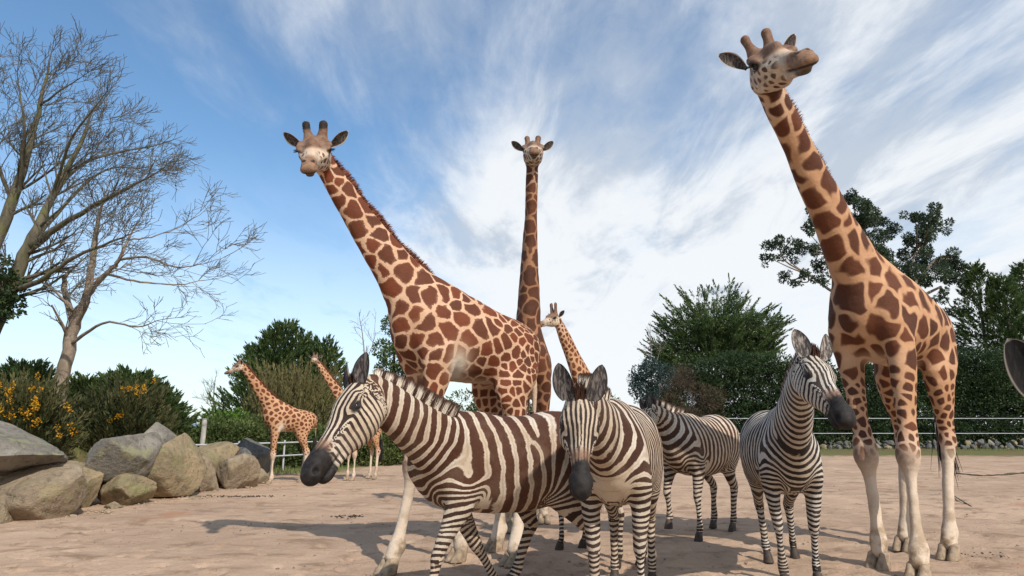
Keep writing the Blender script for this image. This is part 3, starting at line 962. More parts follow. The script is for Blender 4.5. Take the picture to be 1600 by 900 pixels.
    for k in range(0, N_, 20000):
        D = np.sqrt(((W_[k:k + 20000, None, :] - acc[None]) ** 2).sum(2).astype(np.float32)) / accr[None].astype(np.float32)
        pt = np.argpartition(D, 1, axis=1)[:, :2]
        dv = np.take_along_axis(D, pt, 1); o = np.argsort(dv, 1)
        dv = np.take_along_axis(dv, o, 1); pt = np.take_along_axis(pt, o, 1)
        f1[k:k + 20000] = dv[:, 0]; f2[k:k + 20000] = dv[:, 1]; i1[k:k + 20000] = pt[:, 0]
    g_ = gap / psize / s * 1.0
    val = (f2 - f1) - g_ * (2.1 + 1.0 * lw) - .22 * (wh > .5)
    # metres -> roughly unit ramp
    patchv = val / .16
    seedtone = r.uniform(0, 1, ns)[i1]
    skip = (r.uniform(0, 1, ns) < .06)[i1]
    under = sst(1.72, 1.60, z) * sst(.22, .05, np.abs(y)) * (1 - lw)
    inner = sst(.10, .02, np.abs(y)) * 0
    nop = np.clip(sst(.98, .76, z + .08 * fnoise(V, 10, seed)) * (x > -9) + under * .8, 0, 1)
    pit = pitw * np.clip(1.3 * np.exp(-(((x - .25) / .11) ** 2 + ((z - 1.70) / .17) ** 2)) * sst(.06, .14, np.abs(y)), 0, 1) * (1 - lw * .6)
    nop = np.clip(nop + pit * 1.1, 0, 1)
    face = wh * sst(-.05, .1, a)
    nop = np.where(wh > .5, np.maximum(nop, sst(.55, .62, a) + sst(.02, .05, ul)), nop)
    nop = np.where((wneck > .5) & (wh < .5), nop * 0, nop)
    white = np.clip(sst(1.15, .75, z) * .85 + pit + under * .5 + wh * .8 * sst(.10, .02, ul) + .45 * wneck * sst(.75, 1, ev['neck'][1] / nl) * (ev['neck'][3] < 0), 0, 1)
    white = white * (1 - .0)
    kne = np.zeros(N_)
    for k_ in ('fl', 'fr'):
        c = legch[k_]; ii = 5 * 3
        kp = c.P[ii] + np.array([.06, 0, -.05]) * s
        kne = np.maximum(kne, np.exp(-((V - kp) ** 2).sum(1) / (.075 * s) ** 2))
    brown = np.clip(wh * sst(.0, .045, ul - .012 - .055 * sst(.36, .58, a) + .10 * hornm) * .92 * sst(.82, .60, a) + kne, 0, 1)
    dark = np.zeros(N_)
    for sg in (1, -1):
        e = ((a * .6 - .29 * .6) / .045) ** 2 + ((sl_ - sg * .11) / .05) ** 2 + ((ul - .018) / .026) ** 2
        dark = np.maximum(dark, sst(2.4, 1.0, e) * wh)
        nn = hf.p(.905 * HL, sg * .036 * h, .024 * h)
        dark = np.maximum(dark, sst(.026 * h, .015 * h, np.sqrt(((V - nn) ** 2).sum(1))))
    dark = np.maximum(dark, wh * sst(.011, .004, np.abs(ul + .060)) * sst(.62, .70, a))
    dark = np.maximum(dark, tip * hornm * sst(.06 + horn * .72, .06 + horn * .85, ul))
    dark = np.maximum(dark, wh * .85 * sst(.72, .84, a) * sst(-.055, -.085, ul))
    snout = wh * sst(.60, .78, a + .25 * ul) * sst(-.10, -.055, ul) * .9
    grime = sst(.55, .1, z) * .7 + .25 * sst(1.1, .7, z)
    V = relief(V, Q, .009 * s, 6, seed + 40)
    coat = giraffe_coat('giraffe_coat_%d' % seed, base, patch, patch2, jag, soft)
    mesh_obj('body', V, Q, coat, E, attrs=dict(patch=patchv, tone=seedtone, nopatch=nop, white=white, brown=brown, dark=np.clip(dark, 0, 1), snout=snout, head=np.clip(wh * sst(0, .1, a), 0, 1), grime=grime))
    for sg in (1, -1):
        c_ = hf.p(.29 * HL, sg * .098 * h, .016 * h)
        v_, f_ = sphere((0, 0, 0), .028 * h)
        Rm = np.stack([hf.F, hf.S, hf.U], 1)
        mesh_obj('eye', v_ @ Rm.T + c_, f_, MAT['eye'], E)
        b_ = hf.p(.03 * HL, sg * .095 * h, .015 * h)
        ek = 'l' if sg > 0 else 'r'
        dr, op = (LD(ears[ek][0]), LD(ears[ek][1])) if ears and ek in ears else ((hf.S * sg * .85 + hf.U * .62 - hf.F * .25, hf.F * .85 - hf.U * .25 + hf.S * sg * .1))
        v_, f_, at_ = ear_mesh(b_, dr, op, .195 * h, .047 * h, .35, tip=.5)
        mesh_obj('ear', v_, f_, MAT['gear'], E, attrs=at_)
        # lashes
        kf = 26
        aa = np.linspace(-1, 1, kf)
        b2 = np.array([hf.p(.29 * HL + .03 * h * q_, sg * .120 * h, (.030 - .012 * q_ * q_) * h) for q_ in aa])
        dr2 = np.array([nrm(hf.S * sg + hf.F * .5 * q_ + hf.U * -.1) for q_ in aa])
        v_, f_, rep = hair(b2, dr2, np.full(kf, .035 * h), .005 * h, 1, seed=3)
        mesh_obj('eyelashes', v_, f_, MAT['tuft'], E)
    # tufts of short hair round the horn tips
    hb, hd_ = [], []
    for sg in (1, -1) if tip else ():
        hb, hd_ = [], []
        for _ in range(260):
            q = hf.p(.0, sg * .064 * h, (.06 + horn) * h); d_ = on_sphere_(r)
            if d_ @ hf.U < -.7: continue
            b2 = q + d_ * .026 * h + hf.U * r.uniform(-.05, .004) * h
            hb.append(b2); hd_.append(nrm(d_ + hf.U * .8))
        v_, f_, rep = hair(np.array(hb), np.array(hd_), np.full(len(hb), .009 * h), .006 * h, 1, seed=5)
        mesh_obj('horn_tuft', v_, f_, MAT['tuft'] if tip else MAT['gmane'], E)
    # hooves: two toes each
    for p in hoofs:
        for sg in (1, -1):
            V_ = []; n_ = 14
            prof = [(.0, .020, .0), (-.02, .054, .008), (-.05, .060, .018), (-.085, .070, .036), (-.122, .080, .052), (-.130, .078, .054), (-.132, .001, .054)]
            for (dz_, r_, fx) in prof:
                for i in range(n_):
                    an = 2 * PI * i / n_
                    V_.append((p[0] + (fx + math.cos(an) * r_ * (1.2 if math.cos(an) > 0 else .95)) * s, p[1] + (sg * .042 + math.sin(an) * r_ * .58) * s, max(p[2] + (dz_ + .01) * s, 0.0)))
            mesh_obj('hoof', np.array(V_), grid_faces(n_, len(prof), True), MAT['ghoof'], E)
    # mane
    m_ = 1100
    T = np.linspace(.18, 1.0, m_)
    ip = lambda A: np.array([[np.interp(t_ * nl, nk.T, A[:, k]) for k in range(3)] for t_ in T])
    Pn = ip(nk.P); Hn = np.interp(T * nl, nk.T, nk.H)
    Tn = np.gradient(Pn, axis=0); Tn /= np.linalg.norm(Tn, axis=1)[:, None]
    Rn = ip(nk.R); Rn = Rn - Tn * (Rn * Tn).sum(1)[:, None]; Rn /= np.linalg.norm(Rn, axis=1)[:, None]
    Sn = np.cross(Tn, Rn)
    mb, md, ml = [], [], []
    for k in range(3):
        off = r.uniform(-.018, .018, (m_, 1)) * s
        mb.append(Pn + Rn * (Hn[:, None] * .96) + Sn * off + Tn * r.uniform(-.01, .01, (m_, 1)))
        dr = Rn + Sn * off * 6 + Tn * r.normal(-.15, .15, (m_, 1)); md.append(dr / np.linalg.norm(dr, axis=1)[:, None])
        ml.append((.055 + .02 * np.sin(T * 23 + k)) * s * r.uniform(.7, 1.1, m_))
    v_, f_, rep = hair(np.concatenate(mb), np.concatenate(md), np.concatenate(ml), .010 * s, 2, seed=seed)
    mesh_obj('mane', v_, f_, MAT['gmane'], E)
    kf = 620
    tb = np.array(tl[-1][:3])
    b_ = tb + np.clip(r.normal(0, .016, (kf, 3)), -.035, .035) + np.array([0, 0, 1]) * r.uniform(-.06, .08, (kf, 1))
    dr = np.tile([[0, 0, -1.0]], (kf, 1)) + r.normal(0, .06, (kf, 3))
    v_, f_, rep = hair(b_, dr, r.uniform(.35, .62, kf) * s, .018, 4, seed=seed)
    mesh_obj('tail_tuft', v_, f_, MAT['tuft'], E)
    return E
MAT['gmane'] = plain('giraffe_mane', (.16, .05, .025), .75, .4, 40)
def yaw_to(a, b):
    return math.atan2(b[1] - a[1], b[0] - a[0])
V3 = Vector
# --- the brown striped zebra crossing in front
zebra(group='herd of zebras', label='brown and cream zebra walking left across the foreground, seen from its side', root=(-.05, 4.66), yaw=math.radians(180 + 30), s=1.03,
      head=dict(poll=at(573, 607, 3.75), muzzle=at(481, 748, 3.42), up=(-.55, -.25, .9)), ear_l=.165,
      legs=dict(fl=(.28, 0, 0, .02), fr=(-.48, 0, 0, .0), hl=(-.10, 0, 0, 0), hr=(.42, 0, .10, .10)), vox=.0092, brown=1.0, seed=11,
      per=.108, pern=.078, perl=.038, thr=-.42, ngrad=(.92, .30), forks=((-.08, 1.05, 1), (-.12, 1.10, -1)), neckmid=(-.02, .02, -.06), neckh=.84, withers=1.13)
zebra(group='herd of zebras', label='zebra facing the camera head on with a white patch on its chest', root=(.80, 4.86), yaw=math.radians(-106), s=1.08,
      head=dict(poll=at(904, 628, 3.58), muzzle=at(909, 772, 3.30), up=(0, -.9, .5)), ear_l=.20, hs=1.10, muz0=.66, vox=.0095, brown=.75, seed=12,
      per=.075, pern=.105, bodyw=.95, perl=.036, thr=-.22, chest_white=1.0)
zebra(group='herd of zebras', label='black and white zebra with its dark muzzle turned to the right beside the tall giraffe', root=(2.33, 5.75), yaw=math.radians(-102), s=1.06,
      head=dict(poll=at(1262, 566, 4.1), muzzle=at(1325, 660, 3.72), up=(.2, -.6, .8)), hs=1.06, muz0=.66, vox=.0105, brown=.05, seed=13, light=(.60, .57, .52),
      per=.070, pern=.070, perl=.035, thr=-.15, pale_ear=True, bodyw=1.06, legs=dict(fl=(1278, 912, .0), fr=(1228, 914, .0), hr=(1200, 878, 0), hl=(1243, 872, 0)))
zebra(group='herd of zebras', label='zebra standing further back between the head-on zebra and the black and white one', root=(2.22, 7.8), yaw=math.radians(180 + 48), s=1.06,
      head=dict(poll=at(1016, 640, 7.2), muzzle=at(990, 690, 7.0), up=(0, .2, 1)), vox=.014, brown=.85, thr=-.2, seed=14, per=.075, pern=.075, perl=.045,
      legs=dict(fl=(.0, 0, 0, .02), fr=(.1, 0, .12, .1), hl=(.1, 0, 0, 0)))
giraffe(group='giraffes in the enclosure', label='tall giraffe on the left with its long neck leaning left over the foreground zebra', root=(-.46, 6.35), yaw=math.radians(180 + 38), s=1.02,
        head=dict(poll=at(496, 232, 5.45), F=(.16, -.80, -.58), up=(-.05, -.3, .95)), seed=21, horn=.125, psize=.150, gap=.011, tip=1.0, jag=4.0, legpatch=.42, rump=.50, base=(.66, .42, .275), patch=(.17, .038, .012),
        legs=dict(fl=(603, 897, 0), fr=(722, 876, 0), hl=(800, 884, 0)), vox=.0125, neckmid=(.0, 0, -.05))
giraffe(group='giraffes in the enclosure', label='giraffe behind with its neck straight up and its head facing the camera', root=(.22, 9.0), yaw=math.radians(-92), s=1.0,
        head=dict(poll=at(832, 238, 8.15), F=(0, -.93, -.36), up=(0, 0, 1)), seed=22, psize=.19, gap=.013, horn=.10, headlen=.70, vox=.015, legs=dict(fl=(850, 817, 0), fr=(790, 831, 0)),
        base=(.36, .18, .095), patch=(.11, .034, .014), patch2=(.06, .02, .010))
giraffe(group='giraffes in the enclosure', label='tallest giraffe on the right stretching its neck left with its head turned to the right', root=(3.80, 6.35), yaw=math.radians(-142), s=1.12,
        head=dict(poll=at(1190, 105, 4.75), F=(.02, -.90, -.42), up=(-.30, -.1, 1)), headlen=.73, legpatch=.34, ears=dict(r=((-.78, .1, .55), (-.1, -.9, -.2))), seed=23, psize=.20, gap=.022, vox=.0125, horn=.12, pitw=0, neckw=.98, dorsal=(.75, .3, .5), legs=dict(fl=(1437, 908, 0), fr=(1375, 888, 0), hl=(1482, 874, 0), hr=(1412, 860, 0)), jag=.9, soft=.52, patch=(.125, .034, .012), patch2=(.06, .018, .008), base=(.56, .32, .18))
giraffe(group='giraffes in the enclosure', label='small distant giraffe standing whole in profile beside the boulders', root=(-5.05, 14.8), yaw=math.radians(180 + 25), s=.69,
        head=dict(poll=at(378, 570, 14.1), F=(-.75, -.45, -.48)), seed=24, psize=.15, gap=.015, vox=.02, horn=.14, headlen=.58)
giraffe(group='giraffes in the enclosure', label='small distant giraffe whose neck rises behind the foreground zebra head', root=(-3.6, 15.8), yaw=math.radians(180 + 50), s=.66,
        head=dict(poll=at(493, 560, 15.1), F=(.1, -.95, -.25)), seed=25, psize=.15, gap=.015, vox=.02, horn=.14, headlen=.58)
giraffe(group='giraffes in the enclosure', label='small pale giraffe with its head beside the central giraffe neck and facing left', root=(1.78, 12.9), yaw=math.radians(180 + 60), s=.68,
        head=dict(poll=at(870, 497, 12.0), F=(-.75, -.6, -.3)), seed=26, psize=.15, gap=.015, vox=.02, horn=.24, headlen=.8, neckw=1.8)

zebra(group='herd of zebras', label='zebra close to the camera, only its dark rounded ear entering at the right edge', root=(2.30, 1.92), yaw=math.radians(-158), s=1.0,
      head=dict(poll=at(1648, 628, 1.55), muzzle=at(1740, 826, 1.38), up=(-.2, -.8, .5)), vox=.016, brown=.2, thr=-.4, seed=15, per=.075, pern=.075, perl=.036,
      ears=dict(r=(Vector((-.50, -.1, .9)), Vector((-.45, -.9, .1))), l=(Vector((.3, .3, 1)), Vector((.3, -1, .1)))), ear_l=.29, ear_w=.088, ear_key='zear_dark')

zebra(group='herd of zebras', label='brown striped zebra mostly hidden behind the head-on zebra, only its rump and back showing', root=(.80, 6.5), yaw=math.radians(118), s=1.0,
      head=dict(poll=at(905, 655, 7.3), muzzle=at(920, 710, 7.6), up=(0, .6, .8)), vox=.014, brown=.95, seed=16, per=.115, pern=.085, perl=.045, thr=-.35)
# ------------------------------------------------------------------ ground
def bank(x, y):
    """height of the ground: the yard is level, a bank rises behind the boulders on the left"""
    x = np.asarray(x, float); y = np.asarray(y, float)
    line = np.interp(y, [0, 8, 12, 16, 20, 40], [-9.5, -7.9, -7.6, -7.6, -10.5, -16])
    h = 1.0 * sst(0.0, 1.6, line - x) * sst(3, 7, y)
    return h
def fine_relief(x, y):
    P = np.stack([x, y, 0 * x], 1)
    return .014 * fnoise(P, 2.1, 3) + .008 * fnoise(P, 7, 4) + .004 * fnoise(P, 23, 6)
def spaced(a, b, n, p):
    t = np.linspace(-1, 1, n)
    return a + (b - a) * .5 * (1 + np.sign(t) * np.abs(t) ** p)
gx = np.unique(np.concatenate([-np.geomspace(14, 6000, 60), np.linspace(-14, 14, 520), np.geomspace(14, 6000, 60)]))
gy = np.unique(np.concatenate([np.linspace(-8, 3, 12), np.linspace(3, 7, 110), np.linspace(7, 20, 190), np.geomspace(20, 9000, 90)]))
GX, GY = np.meshgrid(gx, gy)
gz = bank(GX.ravel(), GY.ravel()) + fine_relief(GX.ravel(), GY.ravel()) * (np.abs(GX.ravel()) < 40) * (GY.ravel() < 60)
_r = np.random.default_rng(17)
for _ in range(900):                                    # hoof prints pressed into the yard
    hy = 4.6 + 9 * _r.uniform() ** 1.4; hx = _r.uniform(-.8, .9) * hy; ra = _r.uniform(.035, .07)
    m_ = np.nonzero((np.abs(GX.ravel() - hx) < .2) & (np.abs(GY.ravel() - hy) < .2))[0]
    q = ((GX.ravel()[m_] - hx) ** 2 + ((GY.ravel()[m_] - hy) * .8) ** 2) / ra ** 2
    gz[m_] += -.028 * np.exp(-q ** 2) + .008 * np.exp(-(q - 1.8) ** 2)
Vg = np.stack([GX.ravel(), GY.ravel(), gz], 1)
t = NT('trodden_earth', .93, .12)
g = t.new('ShaderNodeNewGeometry').outputs['Position']
sp = t.new('ShaderNodeSeparateXYZ'); t.l.new(g, sp.inputs[0])
big = t.noise(.35, 5, .6, vec=g, dist=.4)
mid = t.noise(1.7, 6, .62, vec=g, stretch=(1, 1.6, 1), dist=.6)
grit = t.noise(38, 4, .7, vec=g)
c = t.mix(t.rng(big, .35, .65), (.465, .325, .225), (.375, .26, .18))
c = t.mix(t.rng(mid, .50, .68), c, (.26, .175, .115))
c = t.mix(t.math('MULTIPLY', t.rng(mid, .46, .30), .6), c, (.52, .385, .27))
red = t.noise(.9, 3, .5, vec=g)
c = t.mix(t.math('MULTIPLY', t.rng(red, .62, .72), .6), c, (.36, .17, .09))
c = t.mix(t.math('MULTIPLY', t.rng(grit, .55, .70), .45), c, (.20, .145, .11))
c = t.mix(t.math('MULTIPLY', t.rng(grit, .42, .30), .35), c, (.55, .43, .33))
# mossy grass at the far margin of the yard and on the bank
gr = t.rng(t.math('ADD', sp.outputs['Y'], t.math('MULTIPLY', t.math('SUBTRACT', mid, .5), 7.0)), 27.5, 29.5)
gb = t.rng(sp.outputs['Z'], .10, .45)
gl = t.math('MULTIPLY', t.rng(t.math('ADD', sp.outputs['Y'], t.math('MULTIPLY', t.math('SUBTRACT', mid, .5), 4.0)), 16.5, 18.5), t.rng(sp.outputs['X'], -4.0, -5.5))
gf = t.math('MAXIMUM', t.math('MAXIMUM', gr, gb), gl)
gc = t.mix(t.rng(grit, .35, .65), (.075, .10, .03), (.15, .15, .055))
gc = t.mix(t.rng(big, .4, .6), gc, (.16, .12, .06))
c = t.mix(gf, c, gc)
b = t.bump(mid, .5, .05)
b = t.bump(t.noise(9, 6, .7, vec=g), .7, .03, b)
b = t.bump(grit, .6, .012, b)
gm = t.done(c, b)
tag(mesh_obj('ground', Vg, grid_faces(len(gx), len(gy)), gm), kind='structure')

# distant hills beyond the water
r = np.random.default_rng(5)
xs = np.linspace(-6000, 6000, 161)
Vh, n_ = [], len(xs)
hh = 30 + 32 * fnoise(np.stack([xs, 0 * xs, 0 * xs], 1), .0011, 9, 4)
for k, (yy, f) in enumerate(((4200, 0), (4600, .7), (5200, 1), (6200, .2))):
    for i, x_ in enumerate(xs): Vh.append((x_, yy, -2 + max(4, hh[i]) * f))
tag(mesh_obj('hills', np.array(Vh), grid_faces(n_, 4), plain('far_hills', (.22, .30, .42), .95, .08, .002)), kind='structure')  # distance haze painted into the hills as a blue base colour

# ------------------------------------------------------------------ loose things on the ground
def lumps(n, area, rad, seed, squash=.6):
    r = np.random.default_rng(seed)
    bm_v = np.array([(0, 0, 1), (1, 0, 0), (0, 1, 0), (-1, 0, 0), (0, -1, 0), (.6, .6, .55), (-.6, .6, .5), (-.6, -.6, .55), (.6, -.6, .5), (0, 0, -.4)], float)
    f = np.array([(0, 5, 8), (0, 6, 5), (0, 7, 6), (0, 8, 7), (5, 2, 1), (5, 6, 2), (6, 3, 2), (7, 3, 6), (7, 4, 3), (8, 4, 7), (8, 1, 4), (8, 5, 1), (1, 2, 9), (2, 3, 9), (3, 4, 9), (4, 1, 9)])
    V, F = [], []
    P = area(r, n)
    for i in range(n):
        s_ = rad(r)
        R_ = Matrix.Rotation(r.uniform(0, 6.28), 3, 'Z')
        R_ = np.array(R_)
        v = bm_v * np.array([1, r.uniform(.6, 1), squash]) * s_ * r.uniform(.8, 1.2, (10, 1))
        v = v @ R_.T + np.array([P[i][0], P[i][1], P[i][2] + s_ * .15])
        F.append(f + 10 * i); V.append(v)
    return np.concatenate(V), np.concatenate(F).astype(np.int32)
def yard(r, n):
    y = 4.5 + 16 * r.uniform(0, 1, n) ** 1.7
    x = r.uniform(-.85, .9, n) * y
    ok = x > np.interp(y, [0, 8, 12, 16, 20, 40], [-9, -7.2, -6.7, -6.9, -9.5, -14])
    x = np.where(ok, x, r.uniform(-.3, .8, n) * y)
    return np.stack([x, y, 0 * x], 1)
V_, F_ = lumps(5200, yard, lambda r: r.uniform(.003, .010) * (2.2 if r.uniform() < .06 else 1), 3)
tag(mesh_obj('pebbles', V_, F_, plain('pebble', (.27, .19, .14), .9, .45, 2.3), smooth=False),
    'small stones and crumbs of earth scattered over the bare yard', 'pebbles', kind='stuff')
def dung_area(cx, cy, sx, sy):
    def f(r, n): return np.stack([r.normal(cx, sx, n), r.normal(cy, sy, n), np.zeros(n)], 1)
    return f
dm = plain('dung', (.055, .036, .024), .9, .5, 30)
for (px, py, sx, sy, n, sz, lab) in ((545, 807, .10, .07, 46, .020, 'dark droppings lying in a loose heap between the rocks and the giraffe legs'),
                                 (500, 828, .75, .30, 60, .012, 'dark crumbs of dung strewn around the dropping heap'),
                                 (370, 776, .50, .06, 90, .022, 'dark streak of trampled dung in front of the light boulder'),
                                 (1545, 868, .30, .12, 50, .012, 'dry brown crumbs lying right of the tall giraffe hooves')):
    q = ground(px, py)
    V_, F_ = lumps(n, dung_area(q.x, q.y, sx, sy), lambda r: r.uniform(.5, 1.2) * sz, px, .55)
    tag(mesh_obj('dung', V_, F_, dm), lab, 'dung', kind='stuff')

def rock_feet(r, n):
    y = r.uniform(8.6, 15.5, n)
    x = np.interp(y, [8, 9.2, 10.8, 11.7, 12.8, 13.7, 15.5], [-5.8, -6.0, -6.0, -5.55, -5.6, -5.4, -5.7]) + np.abs(r.normal(0, .30, n)) - .25
    return np.stack([x, y, 0 * x], 1)
V_, F_ = lumps(420, rock_feet, lambda r: r.uniform(.008, .028) * (2 if r.uniform() < .08 else 1), 8, .7)
tag(mesh_obj('rubble', V_, F_, plain('rubble_stone', (.30, .24, .17), .9, .35, 1.3), smooth=False), 'chips and small stones gathered at the foot of the boulder pile', 'rubble', kind='stuff')

# ------------------------------------------------------------------ tubes
def tubes(lines, sides=5):
    """lines: list of (points (n,3), radii (n,)) -> one mesh"""
    V, F, n0 = [], [], 0
    for P, R in lines:
        P = np.asarray(P, float); R = np.asarray(R, float)
        n = len(P)
        T = np.gradient(P, axis=0); T /= np.linalg.norm(T, axis=1)[:, None] + 1e-9
        k = sides if R[0] > .02 else 3
        ref = np.array([0, 1.0, 0]) if abs(T[0][1]) < .8 else np.array([1.0, 0, 0])
        A = np.cross(T, ref); A /= np.linalg.norm(A, axis=1)[:, None] + 1e-9
        B = np.cross(T, A)
        an = np.arange(k) * 2 * PI / k
        ring = P[:, None] + (A[:, None] * np.cos(an)[None, :, None] + B[:, None] * np.sin(an)[None, :, None]) * R[:, None, None]
        V.append(ring.reshape(-1, 3))
        F.append(grid_faces(k, n, True) + n0); n0 += n * k
    return np.concatenate(V), np.concatenate(F)

def curve_pts(p0, d, L, n, r, wig, bend):
    P = [p0]; d = nrm(d)
    for i in range(n):
        d = nrm(d + r.normal(0, wig, 3) + bend)
        P.append(P[-1] + d * L / n)
    return np.array(P), d

def bark(name, c1, c2, moss=(.10, .12, .05), mo=.3):
    t = NT(name, .9, .15)
    n = t.noise(9, 6, .65, stretch=(1, 1, .25))
    c = t.mix(t.rng(n, .35, .65), c1, c2)
    c = t.mix(t.math('MULTIPLY', t.rng(t.noise(2.2, 4), .5, .7), mo), c, moss)
    return t.done(c, t.bump(n, .8, .03))
MAT['bark_pale'] = bark('bark_pale', (.30, .24, .18), (.18, .135, .10))
MAT['bark_moss'] = bark('bark_mossy', (.145, .125, .085), (.075, .065, .045), (.11, .12, .035), .7)
MAT['twig'] = plain('twigs', (.12, .11, .085), .9, .35, 3)
MAT['twig_pale'] = plain('twigs_grey', (.20, .17, .15), .9, .25, 3)
MAT['bark_dark'] = bark('bark_dark', (.10, .08, .06), (.05, .04, .03))

def bare_tree(label, mains, Y, seed, spread, twig_mat, bark_mat, dens=1.0, depth=2.4, cat='tree', ext=1.0, lv=3, rise=1.0):
    """mains: list of polylines [(px, py, half width m, dY)...]"""
    r = np.random.default_rng(seed)
    thick, thin = [], []
    root = None
    starts = []
    for ml in mains:
        P = np.array([list(at(p[0], p[1], Y + p[3])) for p in ml]); R = np.array([p[2] for p in ml])
        if root is None: root = P[0].copy()
        Pc = catmull(P, 5); Rc = catmull(R, 5) * .78
        Pc[1:-1] += r.normal(0, .008, (len(Pc) - 2, 3))
        thick.append((Pc, np.maximum(Rc, .006)))
        starts.append((Pc, Rc))
    def grow(p, d, L, rad, level):
        n = max(3, int(L / .22))
        P, dd = curve_pts(p, d, L, n, r, .05 + .022 * level, np.array([.010 * spread, 0, (.035 + .012 * level) * rise]))
        Rr = np.linspace(rad, max(rad * .35, .0042), len(P))
        (thick if rad > .016 else thin).append((P, Rr))
        if level >= lv: return
        nb = int((3.6 + L * 3.2) * dens) if level < 3 else 2
        for i in range(nb):
            f = r.uniform(.18, 1.0)
            j = min(int(f * (len(P) - 1)), len(P) - 2)
            q = P[j] + (P[j + 1] - P[j]) * (f * (len(P) - 1) - j)
            dl = nrm(P[j + 1] - P[j])
            side = nrm(np.cross(dl, r.normal(size=3)))
            nd = nrm(dl * r.uniform(.7, 1.3) + side * r.uniform(.5, .95) + np.array([.1 * spread, 0, .05]))
            grow(q, nd, max(.22, L * r.uniform(.36, .68) * (1.15 - f * .45)), max(.0042, Rr[j] * .55), level + 1)
    for (Pc, Rc) in starts:
        n = len(Pc); tot = np.linalg.norm(np.diff(Pc, axis=0), axis=1).sum()
        nb = int(tot * 3.6 * dens)
        for i in range(nb):
            f = r.uniform(.35, 1.0)
            j = min(int(f * (n - 1)), n - 2)
            dl = nrm(Pc[j + 1] - Pc[j])
            side = nrm(np.cross(dl, r.normal(size=3)) + np.array([.30 * spread, 0, .05]))
            nd = nrm(dl * r.uniform(.4, 1.2) + side * 1.0)
            grow(Pc[j], nd, ext * r.uniform(.45, 1.0) * depth * (1.15 - f * .5), max(.006, Rc[j] * .34), 1)
        grow(Pc[-1], Pc[-1] - Pc[-2], depth * .42 * ext, max(.008, Rc[-1] * .9), 1)
    E = empty('bare_tree', root)
    tag(E, label, cat)
    V_, F_ = tubes(thick, 9); mesh_obj('trunk', V_ - root, F_, bark_mat, E)
    V_, F_ = tubes(thin, 3); tag(mesh_obj('twigs', V_ - root, F_, twig_mat, E), kind='stuff')
    return E
bare_tree('big bare tree at the left edge with mossy forked trunks and wide twiggy crown',
          [[(-62, 640, .24, 0), (-25, 545, .21, 0), (15, 455, .17, 0), (45, 385, .13, 0), (82, 308, .085, .2), (133, 208, .045, .3)],
           [(-62, 560, .20, .2), (-25, 430, .17, .3), (18, 318, .13, .4), (45, 235, .085, .5), (62, 165, .055, .5), (76, 105, .025, .5)],
           [(45, 385, .10, 0), (95, 352, .07, -.4), (150, 320, .05, -.8), (215, 285, .028, -1.2)],
           [(82, 308, .07, .2), (120, 262, .05, .9), (175, 240, .035, 1.3), (240, 228, .02, 1.6)],
           [(30, 300, .05, .3), (38, 200, .03, -.3), (28, 130, .018, -.6)],
           [(62, 165, .035, .5), (95, 140, .022, .2), (125, 122, .012, 0)], [(18, 318, .05, .4), (-10, 230, .04, 0), (-15, 150, .02, 0)], [(45, 385, .06, .2), (110, 310, .045, 1.5), (165, 265, .028, 2.0), (225, 262, .014, 2.4)],
           [(82, 308, .04, .2), (110, 220, .03, -.6), (150, 165, .016, -1)], [(15, 455, .08, 0), (60, 440, .06, -.6), (120, 400, .04, -1), (190, 372, .02, -1.4)]], 12.0, 31, 1.0, MAT['twig'], MAT['bark_moss'], .80, 1.55, lv=4)
bare_tree('slender pale barked bare tree leaning right behind the boulders, with drooping fine branches',
          [[(78, 700, .19, 0), (92, 620, .165, 0), (104, 560, .155, 0), (118, 500, .14, 0), (136, 462, .10, 0), (146, 400, .075, .1), (153, 346, .05, .2), (160, 318, .03, .2)],
           [(117, 503, .09, 0), (103, 465, .075, .1), (101, 435, .055, .2), (112, 422, .03, .2)],
           [(136, 462, .075, 0), (165, 428, .06, -.2), (186, 406, .045, -.3), (200, 375, .03, -.3), (212, 352, .018, -.3)],
           [(186, 406, .035, -.3), (230, 402, .028, -.6), (275, 418, .018, -.8), (318, 412, .010, -1), (350, 402, .006, -1)],
           [(165, 428, .035, -.2), (220, 440, .026, .4), (270, 445, .018, .8), (320, 438, .01, 1)],
           [(200, 375, .025, -.3), (245, 368, .018, .2), (290, 350, .012, .6), (318, 325, .006, .8)],
           [(108, 540, .05, 0), (160, 505, .03, -.5), (215, 510, .018, -.8), (250, 500, .008, -1)]], 12.6, 32, 1.0, MAT['twig'], MAT['bark_pale'], .62, 1.30, lv=4, rise=.30)
bare_tree('thin leafless sapling rising behind the fence left of the big giraffe chest',
          [[(572, 640, .05, 0), (571, 580, .035, 0), (567, 530, .022, .1), (562, 498, .012, .1)], [(571, 570, .02, 0), (583, 535, .014, 0), (586, 505, .008, 0)]], 21.0, 33, 0.0, MAT['twig_pale'], MAT['twig_pale'], .9, .7, lv=2)
bare_tree('pale grey leafless tree behind the left end of the dark cypress',
          [[(1018, 640, .10, 0), (1018, 590, .07, 0), (1017, 550, .045, 0), (1016, 515, .02, 0)], [(1020, 590, .04, 0), (1030, 550, .02, 0), (1034, 530, .01, 0)]], 42.0, 34, 0.0, MAT['twig_pale'], MAT['twig_pale'], .8, 1.2, lv=2)
bare_tree('pale twiggy leafless shrub tree left of the dark evergreen',
          [[(332, 665, .06, 0), (333, 630, .04, 0), (336, 595, .02, 0)], [(333, 640, .03, 0), (322, 610, .015, 0)]], 26.0, 35, 0.0, MAT['twig_pale'], MAT['twig_pale'], 1.6, .9, lv=2)

